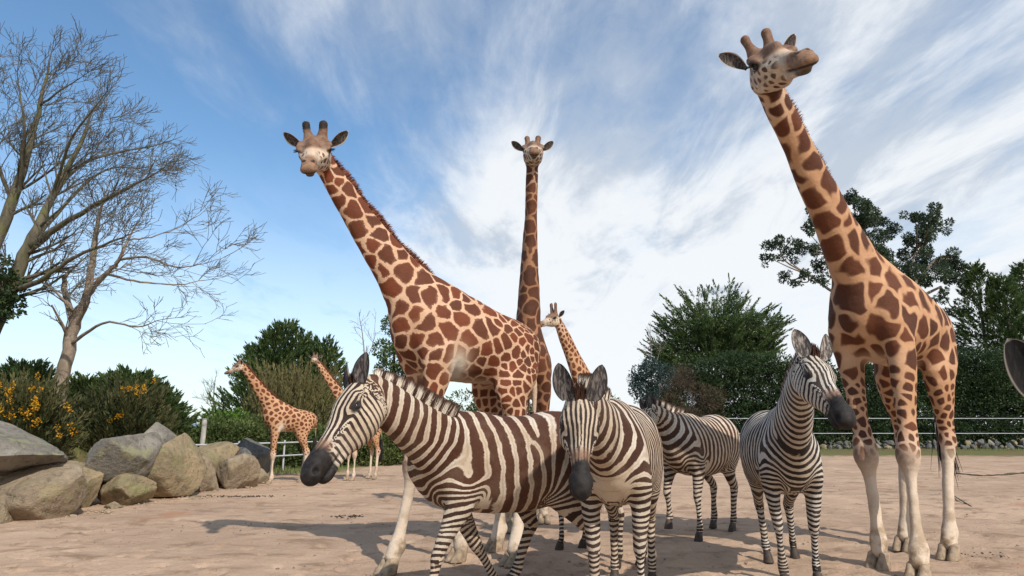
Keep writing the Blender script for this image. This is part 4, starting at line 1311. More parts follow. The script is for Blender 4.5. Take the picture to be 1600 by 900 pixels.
# ------------------------------------------------------------------ foliage
def leaf_mat(name, c1, c2, c3, rough=.6):
    t = NT(name, rough, .25)
    a = t.attr('tone')
    c = t.mix(t.rng(a, 0, .6, 0, 1, 'LINEAR'), c1, c2)
    c = t.mix(t.rng(a, .6, 1.0, 0, 1, 'LINEAR'), c, c3)
    c = t.mix(t.rng(t.noise(.8, 3), .35, .65), c, t.mix(.5, c, c1))
    t.done(c)
    tr = t.new('ShaderNodeBsdfTranslucent'); t.put(c, tr.inputs['Color'])
    ms = t.new('ShaderNodeMixShader'); ms.inputs[0].default_value = .28
    t.l.new(t.b.outputs[0], ms.inputs[1]); t.l.new(tr.outputs[0], ms.inputs[2])
    t.l.new(ms.outputs[0], t.n['Material Output'].inputs['Surface'])
    return t.m
def leaves(P, D, L, W, r, tone):
    """one quad (a folded rhomb) per leaf"""
    n = len(P)
    D = D / (np.linalg.norm(D, axis=1)[:, None] + 1e-9)
    S = np.cross(D, r.normal(size=(n, 3))); S /= np.linalg.norm(S, axis=1)[:, None] + 1e-9
    L = np.broadcast_to(L, (n,))[:, None]; W = np.broadcast_to(W, (n,))[:, None]
    V = np.stack([P, P + D * L * .5 + S * W * .5, P + D * L, P + D * L * .5 - S * W * .5], 1)
    return V.reshape(-1, 3), np.arange(4 * n, dtype=np.int32).reshape(n, 4), np.repeat(tone, 4)
def on_sphere(r, n):
    d = r.normal(size=(n, 3)); return d / np.linalg.norm(d, axis=1)[:, None]
def clump_crown(clumps, per_m2, L, W, r, up=.25, shell=.55):
    Ps, Ds, Ts = [], [], []
    for (c, rad) in clumps:
        c = np.asarray(c); rad = np.asarray(rad) * np.ones(3)
        area = 4 * PI * np.mean(rad) ** 2
        n = max(20, int(area * per_m2))
        d = on_sphere(r, n)
        k = shell + (1 - shell) * r.uniform(0, 1, n) ** .6
        k = k * (1 + .10 * fnoise(d * 3 + c, 2.2, 5))
        Ps.append(c + d * rad * k[:, None]); Ds.append(d + r.normal(0, .5, (n, 3)) + np.array([0, 0, up]))
        base = r.uniform(.15, .85)
        Ts.append(np.clip(base + r.normal(0, .22, n), 0, 1))
    P, D, T = np.concatenate(Ps), np.concatenate(Ds), np.concatenate(Ts)
    return leaves(P, D, L * r.uniform(.6, 1.3, len(P)), W * r.uniform(.7, 1.2, len(P)), r, T)
def spray_crown(tips, L, W, r, k=26, droop=.0):
    """tips: (base point, tip point) feathery shoots set with short scale leaves"""
    Ps, Ds, Ts = [], [], []
    for (a, b, wid) in tips:
        a = np.asarray(a, float); b = np.asarray(b, float); d = b - a; ln = np.linalg.norm(d)
        n = int(k * ln / .6) + 8
        t_ = r.uniform(0, 1, n) ** .8
        sd = on_sphere(r, n); 
        off = sd * (wid * (1 - t_ * .9) * r.uniform(.2, 1, n))[:, None]
        Ps.append(a + d * t_[:, None] + off - np.array([0, 0, 1]) * (droop * t_ ** 2)[:, None])
        Ds.append(nrm(d) * 1.0 + off * 1.5 / (wid + 1e-6) * .5 + r.normal(0, .22, (n, 3)))
        Ts.append(np.clip(r.uniform(.1, .9) + r.normal(0, .15, n), 0, 1))
    P, D, T = np.concatenate(Ps), np.concatenate(Ds), np.concatenate(Ts)
    return leaves(P, D, L * r.uniform(.6, 1.3, len(P)), W * r.uniform(.7, 1.2, len(P)), r, T)

LM = {
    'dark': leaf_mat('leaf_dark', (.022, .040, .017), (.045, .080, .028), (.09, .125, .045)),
    'conifer': leaf_mat('leaf_conifer', (.04, .065, .022), (.085, .135, .04), (.16, .21, .07)),
    'mid': leaf_mat('leaf_mid', (.05, .07, .02), (.10, .14, .04), (.18, .21, .07)),
    'bright': leaf_mat('leaf_bright', (.05, .10, .015), (.10, .19, .03), (.18, .27, .05)),
    'olive': leaf_mat('leaf_olive', (.06, .065, .025), (.12, .12, .045), (.20, .18, .08)),
    'gum': leaf_mat('leaf_gum', (.035, .055, .03), (.065, .095, .05), (.13, .16, .085)),
    'blue': leaf_mat('leaf_blue', (.03, .05, .045), (.05, .085, .075), (.09, .13, .12)),
    'straw': leaf_mat('leaf_straw', (.12, .10, .04), (.20, .18, .075), (.28, .25, .11)),
    'brown': leaf_mat('leaf_brown', (.07, .05, .035), (.13, .10, .065), (.20, .15, .10)),
    'gorse': leaf_mat('gorse_flower', (.50, .23, .01), (.62, .32, .012), (.70, .42, .02)),
}
def plant(name, label, cat, root, parts, trunk=None, tmat='bark_dark', group=None):
    E = empty(name, root); tag(E, label, cat, group)
    root = np.array(root)
    for nm, (V_, F_, T_), m in parts:
        o_ = mesh_obj(nm, V_ - root, F_, m, E, smooth=False, attrs=dict(tone=T_))
        if nm == 'flowers': tag(o_, kind='stuff')
    if trunk:
        V_, F_ = tubes(trunk, 8); mesh_obj('trunk', V_ - root, F_, MAT[tmat], E)
    return E
def fill_clumps(r, c, rad, n, size, flat=.8):
    out_ = []
    for i in range(n):
        d = on_sphere(r, 1)[0]; k = r.uniform(.25, 1) ** .5
        s_ = size * r.uniform(.6, 1.3)
        p = np.array(c) + d * np.array(rad) * k * .85
        out_.append((p, (s_, s_, s_ * flat)))
    return out_
def P3(px, py, Y): return np.array(at(px, py, Y))
def conifer_tips(r, cx, base_z, H, Rm, Y, n, up=.35, taper=1.0, ln=.9, wid=.14):
    out_ = []
    for i in range(n):
        f = r.uniform(0, 1) ** .85
        rad = Rm * (1 - f) ** taper * r.uniform(.45, 1.0) + .05
        a_ = r.uniform(0, 2 * PI)
        p = np.array([cx + math.cos(a_) * rad, Y + math.sin(a_) * rad, base_z + H * f])
        d = np.array([math.cos(a_), math.sin(a_), up + f * 1.2]); d /= np.linalg.norm(d)
        l_ = ln * r.uniform(.6, 1.2) * (1 - .45 * f)
        out_.append((p, p + d * l_, wid))
    return out_

def stem(p0, p1, r0, r1, n=5, r=rng, wig=.05):
    P = np.array([np.array(p0) + (np.array(p1) - np.array(p0)) * i / n for i in range(n + 1)])
    P[1:-1] += r.normal(0, wig, (n - 1, 3))
    return (P, np.linspace(r0, r1, n + 1))

# left: dark evergreen clump behind the small giraffes
r = np.random.default_rng(51)
Y0 = 25.0
tips = []
for (px, top, Rm) in ((392, 560, 1.7), (432, 528, 1.5), (462, 540, 1.5), (500, 556, 1.2), (415, 545, 1.5)):
    b_ = P3(px, 668, Y0 + r.uniform(-.8, .8)); tp = P3(px, top, Y0)
    tips += conifer_tips(r, b_[0], -.0, tp[2] + .2, Rm, b_[1], 300, .45, .75, .9, .16)
plant('evergreen_tree', 'dense dark evergreen tree clump behind the small giraffes on the left', 'tree', P3(440, 700, Y0) * [1, 1, 0],
      [('crown', spray_crown(tips, .20, .055, r, 20), LM['conifer'])], [stem(P3(430, 700, Y0) * [1, 1, 0], P3(435, 550, Y0), .22, .06)])
# yellow-green willow-like shrub in front of it
r = np.random.default_rng(52)
tips = []
bp = P3(455, 668, 22) * [1, 1, 0]
for i in range(420):
    a_ = r.uniform(0, 2 * PI); k = r.uniform(0, 1) ** .5
    p = bp + np.array([math.cos(a_) * 1.2 * k, math.sin(a_) * .8 * k, r.uniform(.6, 1.9)])
    tips.append((p, p + np.array([math.cos(a_) * .5 * k, .2 * math.sin(a_), r.uniform(.9, 1.7)]), .05))
plant('willow_shrub', 'pale yellow green twiggy shrub in front of the dark evergreen', 'shrub', bp,
      [('crown', spray_crown(tips, .16, .02, r, 26), LM['straw']), ('foliage', clump_crown(fill_clumps(r, bp + [0, 0, 1.7], (1.5, .8, 1.3), 26, .42), 60, .12, .05, r), LM['mid'])],
      [stem(bp, bp + [.3 * k - .6, 0, 2], .05, .02) for k in range(5)])
# bright green laurel beside it
r = np.random.default_rng(53)
bp = P3(350, 668, 20.5) * [1, 1, 0]
plant('laurel_bush', 'bright green leafy bush behind the fence post on the left', 'shrub', bp,
      [('crown', clump_crown(fill_clumps(r, bp + [0.1, 0, 1.05], (1.0, .5, .72), 26, .32), 130, .13, .06, r, .4), LM['bright'])])
# clipped hedge on the left
r = np.random.default_rng(54)
bp = P3(370, 668, 18.5) * [1, 1, 0]
cl_ = []
for i in range(120):
    px = r.uniform(275, 700); Yh = 18.5 + r.uniform(-.5, .6) + (px - 275) * .010
    top = np.interp(px, [275, 330, 420, 480, 520, 700], [672, 650, 652, 660, 668, 668])
    zt = P3(px, top, Yh)[2]
    cl_.append((P3(px, 668, Yh) * [1, 1, 0] + [0, 0, r.uniform(.2, max(.3, zt - .25))], (.55, .5, .34)))
plant('hedge', 'rough green hedge running behind the small giraffes and the metal rail', 'hedge', bp,
      [('crown', clump_crown(cl_, 120, .11, .055, r, .35), LM['mid'])])
# shrubs seen under the big giraffe's belly and right of the trunk
r = np.random.default_rng(55)
bp = P3(680, 668, 24) * [1, 1, 0]
cl_ = []
for i in range(90):
    px = r.uniform(520, 1010); Yh = 24 + r.uniform(-.8, .8) + (px - 520) * .01
    top = np.interp(px, [520, 560, 600, 690, 760, 860, 940, 1010], [640, 620, 602, 605, 610, 640, 615, 632]) + r.uniform(0, 12)
    zt = P3(px, top, Yh)[2]
    cl_.append((P3(px, 668, Yh) * [1, 1, 0] + [0, 0, r.uniform(.2, max(.3, zt - .3))], (.7, .6, .42)))
plant('shrub_row', 'row of green shrubs seen under the belly of the big left giraffe', 'shrubs', bp,
      [('crown', clump_crown(cl_, 95, .13, .06, r, .3), LM['mid'])])
# round leafy tree left of the big giraffe's chest
r = np.random.default_rng(56)
bp = P3(615, 668, 23) * [1, 1, 0]
cl_ = [(P3(614, 507, 23), (.42, .42, .38)), (P3(628, 520, 23.2), (.4, .4, .4)), (P3(598, 545, 23), (.38, .38, .34)), (P3(616, 556, 22.8), (.5, .5, .45)), (P3(635, 540, 23), (.5, .5, .5)),
       (P3(604, 578, 23), (.42, .42, .36)), (P3(626, 592, 23), (.55, .5, .45)), (P3(645, 575, 23), (.5, .5, .5)), (P3(640, 610, 23), (.5, .5, .5)), (P3(610, 608, 23), (.4, .4, .4))]
plant('round_leafed_tree', 'green leafy tree just left of the big giraffe chest', 'tree', bp,
      [('crown', clump_crown(cl_, 330, .09, .06, r, .2), LM['conifer'])], [stem(bp, P3(617, 520, 23), .12, .03)])

# left margin: cypress and gorse
r = np.random.default_rng(57)
def gorse(label, px, base_y, topy, Y, wid, seed, fl, green='olive', cat='shrub', nfl=10, flr=.28, spots=None, name='gorse_bush'):
    r = np.random.default_rng(seed)
    b_ = P3(px, base_y, Y); tz = P3(px, topy, Y)[2]
    gz_ = float(bank(b_[0], b_[1])); root = np.array([b_[0], b_[1], gz_])
    H = tz - gz_
    tips = []
    for i in range(520):
        d = on_sphere(r, 1)[0]; d[2] = abs(d[2])
        p = root + np.array([d[0] * wid * .8, d[1] * wid * .6, .1 + d[2] * H * .75]) * r.uniform(.55, 1)
        tips.append((p, p + (d * .6 + np.array([0, 0, .5])) * r.uniform(.25, .6), .09))
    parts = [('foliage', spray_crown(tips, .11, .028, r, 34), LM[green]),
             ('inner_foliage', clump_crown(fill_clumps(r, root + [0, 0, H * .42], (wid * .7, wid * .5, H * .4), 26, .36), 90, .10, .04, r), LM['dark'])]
    if fl:
        fc = []
        if spots:
            for (sx, sy) in spots:
                for _ in range(3): fc.append((P3(sx + r.normal(0, 9), sy + r.normal(0, 8), Y - wid * r.uniform(.5, .75)), (.035, .035, .06)))
        else:
            for i in range(nfl):
                d = on_sphere(r, 1)[0]; d[2] = abs(d[2]); d[1] = -abs(d[1])
                c0 = root + d * np.array([wid * .9, wid * .72, H * .85])
                for _ in range(4): fc.append((c0 + r.normal(0, .09, 3), (.08, .08, .10)))
        parts.append(('flowers', clump_crown(fc, 900, .03, .028, r, .2, .3), LM['gorse']))
    return plant(name, label, cat, root, parts)
gorse('gorse bush thick with yellow flowers at the left edge behind the top slab', 30, 700, 605, 11.5, 1.0, 61, 1, 'olive',
      spots=[(12, 605), (52, 604), (40, 628), (46, 640), (55, 650), (10, 640), (5, 650), (32, 655), (98, 648), (108, 662), (52, 632), (2, 635), (20, 622)])
gorse('wide olive gorse bush with a few yellow flower tufts behind the middle boulders', 185, 705, 592, 14.0, 1.25, 62, 1, 'olive',
      spots=[(206, 603), (208, 615), (233, 611), (178, 650)])
tips = []
for (px, top, Y, Rm) in ((25, 578, 15.5, 1.1), (130, 600, 17, .9), (198, 590, 16.5, 1.15), (228, 612, 16.8, .85), (160, 612, 17, .9)):
    lab = {25: 'feathery cypress at the left edge behind the flowering gorse', 130: 'small pale green cypress just right of the slender trunk', 198: 'dark cypress with upswept tips behind the middle boulders',
           228: 'dark green cypress at the right end of the left thicket', 160: 'low cypress between the slender trunk and the dark cypress'}[px]
    r = np.random.default_rng(px)
    b_ = P3(px, 668, Y); gz_ = float(bank(b_[0], b_[1])); tz = P3(px, top, Y)[2]
    tp = conifer_tips(r, b_[0], gz_, tz - gz_ - .1, Rm, Y, 420, .55, .62, .62, .10)
    rt = np.array([b_[0], b_[1], gz_])
    plant('cypress_tree', lab, 'tree', rt, [('crown', spray_crown(tp, .13, .036, r, 34), LM['conifer' if px != 130 else 'mid'])], [stem(rt, rt + [0, 0, (tz - gz_) * .8], .08, .02)])
# ivy on the big bare tree
r = np.random.default_rng(63)
cl_ = [(P3(px, py, 11.8), s_) for px, py, s_ in ((-6, 425, .34), (10, 452, .32), (-14, 470, .36), (18, 478, .22), (-30, 440, .35), (0, 492, .16))]
plant('ivy', 'dark ivy growing round the mossy trunk at the left edge', 'ivy', P3(-5, 520, 11.8), [('leaf_mass', clump_crown(cl_, 420, .07, .06, r), LM['dark'])])

# low scrub along the top of the bank
r = np.random.default_rng(64)
cl_ = []
for i in range(70):
    y_ = r.uniform(10.5, 18); x_ = np.interp(y_, [8, 12, 16, 20], [-8.6, -8.6, -8.8, -10.5]) - r.uniform(0, 3.2)
    cl_.append((np.array([x_, y_, float(bank(x_, y_)) + .08]), (.42, .4, .22)))
plant('scrub', 'low brown green scrub covering the bank behind the boulders', 'scrub', cl_[0][0],
      [('crown', clump_crown(cl_, 150, .10, .035, r, .5), LM['brown'])])

# ------------------------------------------------------------------ right side background
r = np.random.default_rng(71)
bp = P3(1120, 668, 46) * [1, 1, 0]
# Monterey cypress: flat fans of shoots on upswept limbs
tips, tr = [], []
topz = P3(1120, 440, 46)[2]; cxy = bp
limbs = [(1040, 560), (1028, 535), (1046, 505), (1060, 480), (1078, 462), (1100, 450), (1120, 446), (1140, 448), (1155, 462), (1168, 478), (1185, 485), (1200, 505), (1212, 500), (1205, 530), (1090, 480), (1130, 475), (1110, 500), (1070, 520), (1150, 510), (1180, 520), (1050, 545), (1195, 545)]
for (lx, ly) in limbs:
    e = P3(lx, ly + 6, 46 + r.uniform(-2.5, 2.5)); s0 = bp + np.array([(lx - 1120) * .016, 0, 3.4 + r.uniform(0, 1.2)])
    P_, _d = np.array([s0 + (e - s0) * k_ / 6 + np.array([0, 0, -.35 * math.sin(PI * k_ / 6)]) for k_ in range(7)]), 0
    tr.append((P_, np.linspace(.10, .02, 7)))
    for i in range(46):
        f = r.uniform(.30, 1.0); q = s0 + (e - s0) * f + r.normal(0, .20, 3)
        d = nrm((e - s0)) * .55 + np.array([np.clip((lx - 1120) / 60, -1, 1) * .75 + r.normal(0, .35), r.normal(0, .4), .35])
        tips.append((q, q + nrm(d) * r.uniform(.5, 1.15) * 1.3 * (1 + .35 * (abs(lx - 1120) > 55)), .18))
tr.append(stem(bp, bp + [0, 0, 4.2], .4, .2))
plant('monterey_cypress', 'broad dark cypress with upswept feathery limbs behind the dark hedge', 'tree', bp,
      [('crown', spray_crown(tips, .19, .055, r, 30), LM['conifer']),
       ('inner_foliage', clump_crown([(P3(px_, py_, 46) + [0, r.uniform(-1.2, 1.2), 0], (r.uniform(.8, 1.3), .9, .34)) for px_, py_ in
                         zip(r.uniform(1052, 1192, 60), 470 + 100 * r.uniform(0, 1, 60) ** .7) if abs(px_ - 1120) < (py_ - 440) * .95 + 8], 75, .20, .06, r, .3), LM['conifer'])], tr)
# blue-grey bush at its left foot
bp = P3(1015, 668, 38) * [1, 1, 0]
cl_ = fill_clumps(r, P3(1018, 590, 38), (1.3, .8, 1.1), 30, .42) + fill_clumps(r, P3(1005, 615, 38), (1.1, .8, .8), 16, .4)
plant('blue_bush', 'blue grey leafy bush left of the broad cypress', 'shrub', bp, [('crown', clump_crown(cl_, 90, .14, .07, r), LM['blue'])], [stem(bp, bp + [0, 0, 3], .1, .03)])
# long dark hedge behind the white rails
cl_, cb = [], []
for i in range(720):
    px = r.uniform(1030, 1760)
    Yh = 41.5 + r.uniform(-1.0, 1.2)
    top = np.interp(px, [1030, 1060, 1100, 1180, 1240, 1300, 1500, 1530, 1760], [590, 566, 552, 545, 552, 560, 545, 540, 520]) + r.uniform(0, 14)
    zt = P3(px, top, Yh)[2]
    f = r.uniform(0, 1)
    p = P3(px, 668, Yh) * [1, 1, 0] + [0, 0, .4 + (zt - .8) * f]
    (cb if (px < 1090 and r.uniform() < .8) else cl_).append((p, (.88, .7, .60)))
rt = P3(1250, 668, 41.5) * [1, 1, 0]
plant('tall_hedge', 'long tall dark green hedge behind the white rails on the right', 'hedge', rt,
      [('crown', clump_crown(cl_, 50, .17, .08, r, .3), LM['dark'])])
rt = P3(1062, 668, 41.5) * [1, 1, 0]
plant('brown_shrub', 'brownish bare looking shrub at the left end of the tall dark hedge', 'shrub', rt,
      [('crown', clump_crown(cb + fill_clumps(r, rt + [.6, -1.2, 2.6], (1.9, .7, 2.3), 34, .6), 85, .22, .022, r, .6), LM['brown'])])
# gum tree behind the tall giraffe's neck
r = np.random.default_rng(72)
Yg = 45
bp = P3(1395, 668, Yg) * [1, 1, 0]
gc = [(1215, 378, 11), (1200, 402, 8), (1228, 402, 12), (1248, 380, 11), (1222, 432, 9), (1240, 440, 9), (1258, 430, 9), (1262, 395, 14), (1282, 415, 12), (1270, 340, 12), (1262, 362, 10), (1290, 442, 8),
      (1330, 310, 14), (1350, 322, 18), (1320, 340, 16), (1372, 345, 18), (1345, 352, 18), (1300, 372, 14), (1365, 385, 20), (1392, 360, 14), (1385, 400, 16),
      (1430, 345, 13), (1455, 338, 14), (1440, 362, 15), (1462, 360, 13), (1425, 378, 13), (1415, 400, 14), (1440, 400, 18), (1470, 410, 18), (1490, 408, 14), (1455, 430, 18), (1480, 432, 15), (1425, 425, 17), (1400, 430, 16), (1470, 465, 9), (1490, 485, 9), (1330, 400, 15)]
cl_, tr = [], [stem(bp, P3(1390, 540, Yg), .46, .34), stem(P3(1390, 540, Yg), P3(1376, 410, Yg), .33, .12)]
fork = P3(1385, 470, Yg)
subs = []
for (a_, b_) in ((1262, 428), (1300, 400), (1345, 372), (1378, 405), (1432, 388), (1462, 405), (1470, 448)):
    e_ = P3(a_, b_, Yg + r.uniform(-1.6, 1.6)); subs.append((a_, b_, e_))
    m_ = fork * .45 + e_ * .55 + r.normal(0, .25, 3) + [0, 0, -.35]
    tr.append((catmull(np.array([fork + [0, 0, r.uniform(-1.6, .6)], m_, e_]), 5), np.linspace(.17, .075, 11)))
for (gx_, gy_, gr_) in gc:
    Yc = Yg + r.uniform(-3.2, 3.2)
    c0 = P3(gx_, gy_, Yc)
    for k_ in range(5):
        cl_.append((c0 + r.normal(0, gr_ * .028, 3), gr_ * .029 * r.uniform(.6, 1.05)))
    j_ = int(np.argmin([(gx_ - a_) ** 2 + (gy_ - b_ - 25) ** 2 for a_, b_, _ in subs]))
    s0_ = subs[j_][2]; m_ = (s0_ + c0) * .5 + r.normal(0, .25, 3) + [0, 0, -.15]
    tr.append((catmull(np.array([s0_, m_, c0]), 4), np.linspace(.075, .022, 9)))
plant('gum_tree', 'tall airy gum tree with rounded leaf clusters behind the tall giraffe neck', 'tree', bp,
      [('crown', clump_crown(cl_, 150, .18, .09, r, -.1, .35), LM['gum'])], tr, 'bark_pale')
# conifers at the right edge
for (px, top, Y, Rm, sd) in ((1562, 412, 45, 2.7, 81), (1605, 430, 44, 2.6, 82), (1645, 410, 46, 3.0, 83)):
    r = np.random.default_rng(sd)
    b_ = P3(px, 668, Y) * [1, 1, 0]; tz = P3(px, top, Y)[2]
    tp = conifer_tips(r, b_[0], 1.9, tz - 2.3, Rm, Y, 560, .15, .75, 1.25, .22)
    plant('fir_tree', {81: 'dark fir with a pointed top at the right edge, left one of the firs', 82: 'dark fir cut by the right edge of the photo, standing in front', 83: 'dark fir mostly outside the right edge behind the others'}[sd], 'tree', b_,
          [('crown', spray_crown(tp, .24, .07, r, 22, .05), LM['conifer'])], [stem(b_, b_ + [0, 0, tz * .9], .25, .04)])

# ------------------------------------------------------------------ boulders
def rock_mat(name, c1, c2, lich=(.30, .29, .16)):
    t = NT(name, .92, .15)
    n = t.noise(1.6, 7, .62); n2 = t.noise(11, 6, .68)
    c = t.mix(t.rng(n, .38, .62), c1, c2)
    c = t.mix(t.math('MULTIPLY', t.rng(n2, .5, .66), .6), c, (c2[0] * .55, c2[1] * .55, c2[2] * .55))
    c = t.mix(t.math('MULTIPLY', t.rng(t.noise(3.4, 5, .6), .52, .66), .65), c, lich)
    c = t.mix(t.math('MULTIPLY', t.rng(t.noise(60, 3, .7), .60, .70), .5), c, (.5, .48, .40))
    vo = t.new('ShaderNodeTexVoronoi', feature='DISTANCE_TO_EDGE'); vo.inputs['Scale'].default_value = 1.7
    t.l.new(t.co(), vo.inputs['Vector'])
    b = t.bump(n, .9, .10); b = t.bump(n2, .9, .04, b); b = t.bump(t.noise(45, 5, .7), .6, .012, b)
    return t.done(c, b)
RM = [rock_mat('rock_grey', (.27, .245, .205), (.155, .14, .12)), rock_mat('rock_tan', (.34, .265, .18), (.22, .17, .12), (.30, .25, .14)),
      rock_mat('rock_dark', (.15, .145, .135), (.10, .10, .095), (.20, .19, .14)), rock_mat('rock_ochre', (.34, .26, .155), (.22, .175, .11), (.26, .25, .11))]
_ico = {}
def ico(sub):
    if sub in _ico: return _ico[sub]
    import bmesh
    bm = bmesh.new(); bmesh.ops.create_icosphere(bm, subdivisions=sub, radius=1)
    V_ = np.array([v.co[:] for v in bm.verts]); F_ = np.array([[v.index for v in f.verts] for f in bm.faces], np.int32); bm.free()
    _ico[sub] = (V_, F_); return _ico[sub]
def boulder(label, px0, py0, px1, py1, Y, depth, mat, seed, tilt=0.0, shape=None, planes=23, sub=5, name='boulder', sink=14):
    a = P3(px0 - 4, py1 + sink, Y); b = P3(px1 + 4, py0, Y)
    c = (a + b) / 2; w = (b[0] - a[0]) / 2; h_ = (b[2] - a[2]) / 2
    V_, F_ = ico(sub); V_ = V_.copy()
    r = np.random.default_rng(seed)
    V_ = np.sign(V_) * np.abs(V_) ** .82
    for i in range(planes):
        d = on_sphere(r, 1)[0]; d[1] = -abs(d[1]) if i % 2 else d[1]
        k = r.uniform(.50, .86)
        q = V_ @ d - k
        V_ -= np.maximum(q, 0)[:, None] * d * .94
    if shape: V_ = shape(V_)
    V_ += (fnoise(V_, 2.6, seed, 3) * .05 + fnoise(V_, 9, seed + 1, 3) * .018 - .05 * np.exp(-(fnoise(V_, 2.2, seed + 5, 2) / .035) ** 2) - .03 * np.exp(-(fnoise(V_, 4.5, seed + 8, 2) / .03) ** 2))[:, None] * V_
    V_ /= np.abs(V_).max(0)
    ca, sa = math.cos(tilt), math.sin(tilt)
    V_ = np.stack([V_[:, 0] * w * ca - V_[:, 2] * h_ * sa, V_[:, 1] * depth, V_[:, 0] * w * sa * 1 + V_[:, 2] * h_ * ca], 1)
    o = mesh_obj(name, V_, F_, RM[mat]); o.location = c
    tag(o, label, 'boulder', 'boulders piled at the left of the yard' if sink > 5 else None)
    return o
def wedge_r(V): V = V.copy(); V[:, 2] *= 1 - .42 * np.clip(V[:, 0], -1, 1); V[:, 2] -= .25 * np.clip(V[:, 0], -1, 1); return V
def peak(V): V = V.copy(); k = np.clip(1 - .40 * (V[:, 2] + 1) * .9, .15, 1); V[:, 0] *= k; return V
boulder('flat topped slab boulder lying uppermost at the left edge and tapering right', -90, 655, 112, 748, 9.3, .9, 0, 1, 0, wedge_r)
boulder('large smooth pale brown boulder at the lower left under the slab', -40, 716, 148, 826, 9.2, .75, 1, 2)
boulder('small rounded boulder at the bottom left corner', -45, 772, 17, 830, 8.7, .35, 1, 3)
boulder('grey blocky boulder resting on top in the middle of the pile', 130, 673, 232, 746, 10.9, .75, 0, 4)
boulder('low tan boulder wedged under the grey blocky one', 148, 736, 236, 792, 10.8, .55, 3, 5)
boulder('tall grey rounded boulder standing highest at the back', 198, 652, 278, 765, 12.6, .7, 0, 6, 0, peak)
boulder('tall ochre peaked boulder with cracks beside the highest one', 218, 676, 305, 782, 11.7, .65, 3, 7, 0, peak)
boulder('thin pale slab leaning upright right of the cracked boulder', 290, 708, 338, 772, 12.8, .3, 1, 8, 0, peak)
boulder('brown square shouldered boulder behind the pale slab', 288, 690, 365, 762, 13.9, .7, 3, 9)
boulder('light sandy rounded boulder at the right end of the pile', 333, 708, 402, 768, 13.6, .55, 1, 10)
boulder('dark grey boulder furthest right in the pile', 352, 684, 420, 752, 15.6, .6, 2, 11)
boulder('small broken rock at the foot of the dark boulder', 392, 728, 420, 756, 14.7, .25, 1, 12, sub=5)
boulder('fist sized pale stone on the ground below the middle boulders', 165, 784, 188, 797, 10.2, .10, 1, 13, sub=4, sink=2)
boulder('rough tan rock half hidden in the gap under the slab', 85, 722, 160, 790, 10.3, .5, 3, 14)

# ------------------------------------------------------------------ rails, post, stone row
MAT['rail'] = plain('galvanised_rail', (.42, .43, .43), .45, .12, 6, .4)
MAT['post'] = plain('weathered_post', (.42, .40, .36), .7, .2, 9, .2)
def rail_line(label, pts, hts, rad, post_h, nposts, group=None):
    p0 = np.array(pts[0], float)
    E = empty('rail_fence', p0); tag(E, label, 'fence', group)
    P = np.array(pts, float)
    for h_ in hts:
        L_ = catmull(P, 6) + [0, 0, h_]
        V_, F_ = tubes([(L_, np.full(len(L_), rad))], 8); mesh_obj('rail', V_ - p0, F_, MAT['rail'], E)
    T_ = np.linspace(0, 1, nposts)
    Q_ = np.array([[np.interp(t_, np.linspace(0, 1, len(P)), P[:, k]) for k in range(3)] for t_ in T_])
    for q in Q_:
        V_, F_ = tubes([(np.array([q, q + [0, 0, post_h]]) + [0, rad * 1.6, 0], np.full(2, rad * 1.25))], 8); mesh_obj('post', V_ - p0, F_, MAT['rail'], E)
rail_line('pair of white horizontal rails running along the dark hedge on the right', [(5, 34, 0), (14, 34.1, 0), (22, 34.0, 0), (34, 33.8, 0)], (.90, 1.66), .020, 1.70, 7)
a_, b_ = ground(395, 738), ground(500, 722)
rail_line('low grey metal rail fence behind the small giraffe legs on the left', [(a_.x - .8, 15.9, 0), (b_.x * .9, 19.5, 0), (-5.0, 23.5, 0)], (.42, .78), .022, .85, 6)
pp = at(320, 655, 16.9)
E = empty('fence_post', (pp.x, pp.y, 0)); tag(E, 'short pale wooden post standing behind the boulder pile', 'post')
V_, F_ = tubes([(np.array([(0, 0, -.1), (0, 0, pp.z - .03)]), np.array([.065, .062])), (np.array([(0, 0, pp.z - .03), (0, 0, pp.z)]), np.array([.062, .045]))], 12)
mesh_obj('shaft', V_, F_, MAT['post'], E)
V_, F_ = tubes([(np.array([(0, 0, pp.z), (0, 0, pp.z + .012)]), np.array([.07, .055]))], 12)
mesh_obj('cap', V_, F_, MAT['post'], E)
E = empty('stone_row', (8, 38, 0)); tag(E, 'row of rough grey stones piled along the foot of the dark hedge', 'stone wall')
r = np.random.default_rng(91)
protos = []
for k in range(6):
    V_, F_ = ico(3); V_ = V_.copy()
    for i in range(14):
        d = on_sphere(r, 1)[0]; q = V_ @ d - r.uniform(.45, .8); V_ -= np.maximum(q, 0)[:, None] * d
    V_ += (fnoise(V_, 4, k) * .06)[:, None] * V_
    me = mesh_obj('stone', V_ * .2, F_, RM[(2, 3, 2, 0, 2, 2)[k]], E)
    protos.append(me)
used = 0
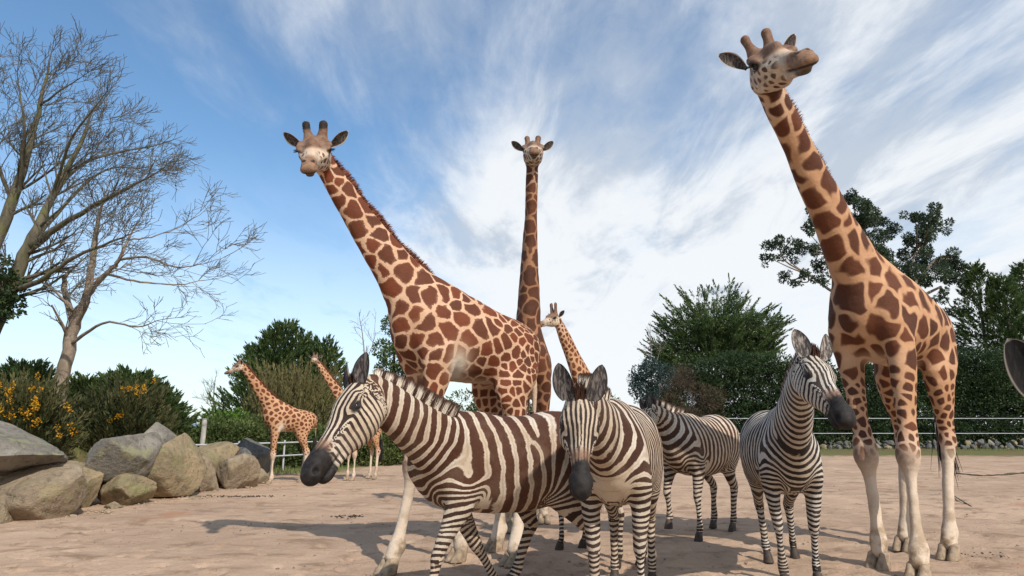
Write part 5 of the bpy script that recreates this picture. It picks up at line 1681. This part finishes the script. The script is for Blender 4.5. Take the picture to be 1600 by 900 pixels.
for i in range(170):
    x_ = 6 + 29 * i / 170 + r.uniform(-.1, .1)
    for lay in range(1 if r.uniform() < .35 else 2):
        src = protos[r.integers(6)]
        if used < 6: o = protos[used]
        else: o = src.copy(); COL.objects.link(o); o.parent = E
        used += 1
        o.location = (x_ - 8 + r.uniform(-.1, .1), r.uniform(-.25, .25) + lay * .15, .08 + lay * .24 + r.uniform(-.05, .05))
        o.rotation_euler = tuple(r.uniform(0, 6.28, 3)); s_ = r.uniform(.40, 1.35); o.scale = (s_ * 1.15, s_, s_ * .8)
        if used > 295: break
    if used > 295: break
# grass blades along the far margin and the bank
r = np.random.default_rng(92)
n = 9000
gy_ = np.concatenate([r.uniform(35.0, 40, n // 2), r.uniform(8.5, 19, n // 4), r.uniform(17.5, 21, n // 4)])
gx_ = np.concatenate([r.uniform(2, 37, n // 2), np.zeros(n // 4), r.uniform(-9.5, -4.8, n // 4)])
k_ = slice(n // 2, n // 2 + n // 4); gx_[k_] = np.interp(gy_[k_], [8, 12, 16, 20], [-8.3, -8.0, -8.1, -10.0]) - r.uniform(0, 2, n // 4)
B_ = np.stack([gx_, gy_, bank(gx_, gy_) + .0], 1)
D_ = r.normal(0, .35, (n, 3)) + [0, 0, 1]
V_, F_, rep = hair(B_, D_ / np.linalg.norm(D_, axis=1)[:, None], r.uniform(.05, .16, n), .02, 2, seed=4)
tag(mesh_obj('grass', V_, F_, plain('grass_blade', (.12, .15, .045), .8, .4, .7), smooth=False), 'short rough grass along the margins of the yard', 'grass', kind='stuff')
# a fallen stick and a low ridge of roots right of the tall giraffe
r = np.random.default_rng(93)
a_ = np.array(ground(1478, 768)); b_ = np.array(ground(1518, 793)); m_ = (a_ + b_) / 2 + [.06, .12, 0]
L_ = catmull(np.array([a_ + [-.25, .1, 0], a_, m_, b_]), 6) + [0, 0, .015]
V_, F_ = tubes([(L_, np.linspace(.006, .014, len(L_)))], 6)
tag(mesh_obj('fallen_stick', V_, F_, MAT['twig']), 'thin curved stick lying on the earth behind the tall giraffe hoof', 'stick')
L_ = np.array([np.array(ground(px, 742 + 2 * math.sin(px * .05))) for px in range(1495, 1640, 8)]) + [0, 0, .01]
V_, F_ = tubes([(L_, np.full(len(L_), .028) * r.uniform(.5, 1.2, len(L_)))], 6)
tag(mesh_obj('root', V_, F_, MAT['bark_dark']), 'low dark root lying across the yard near the right edge', 'root')
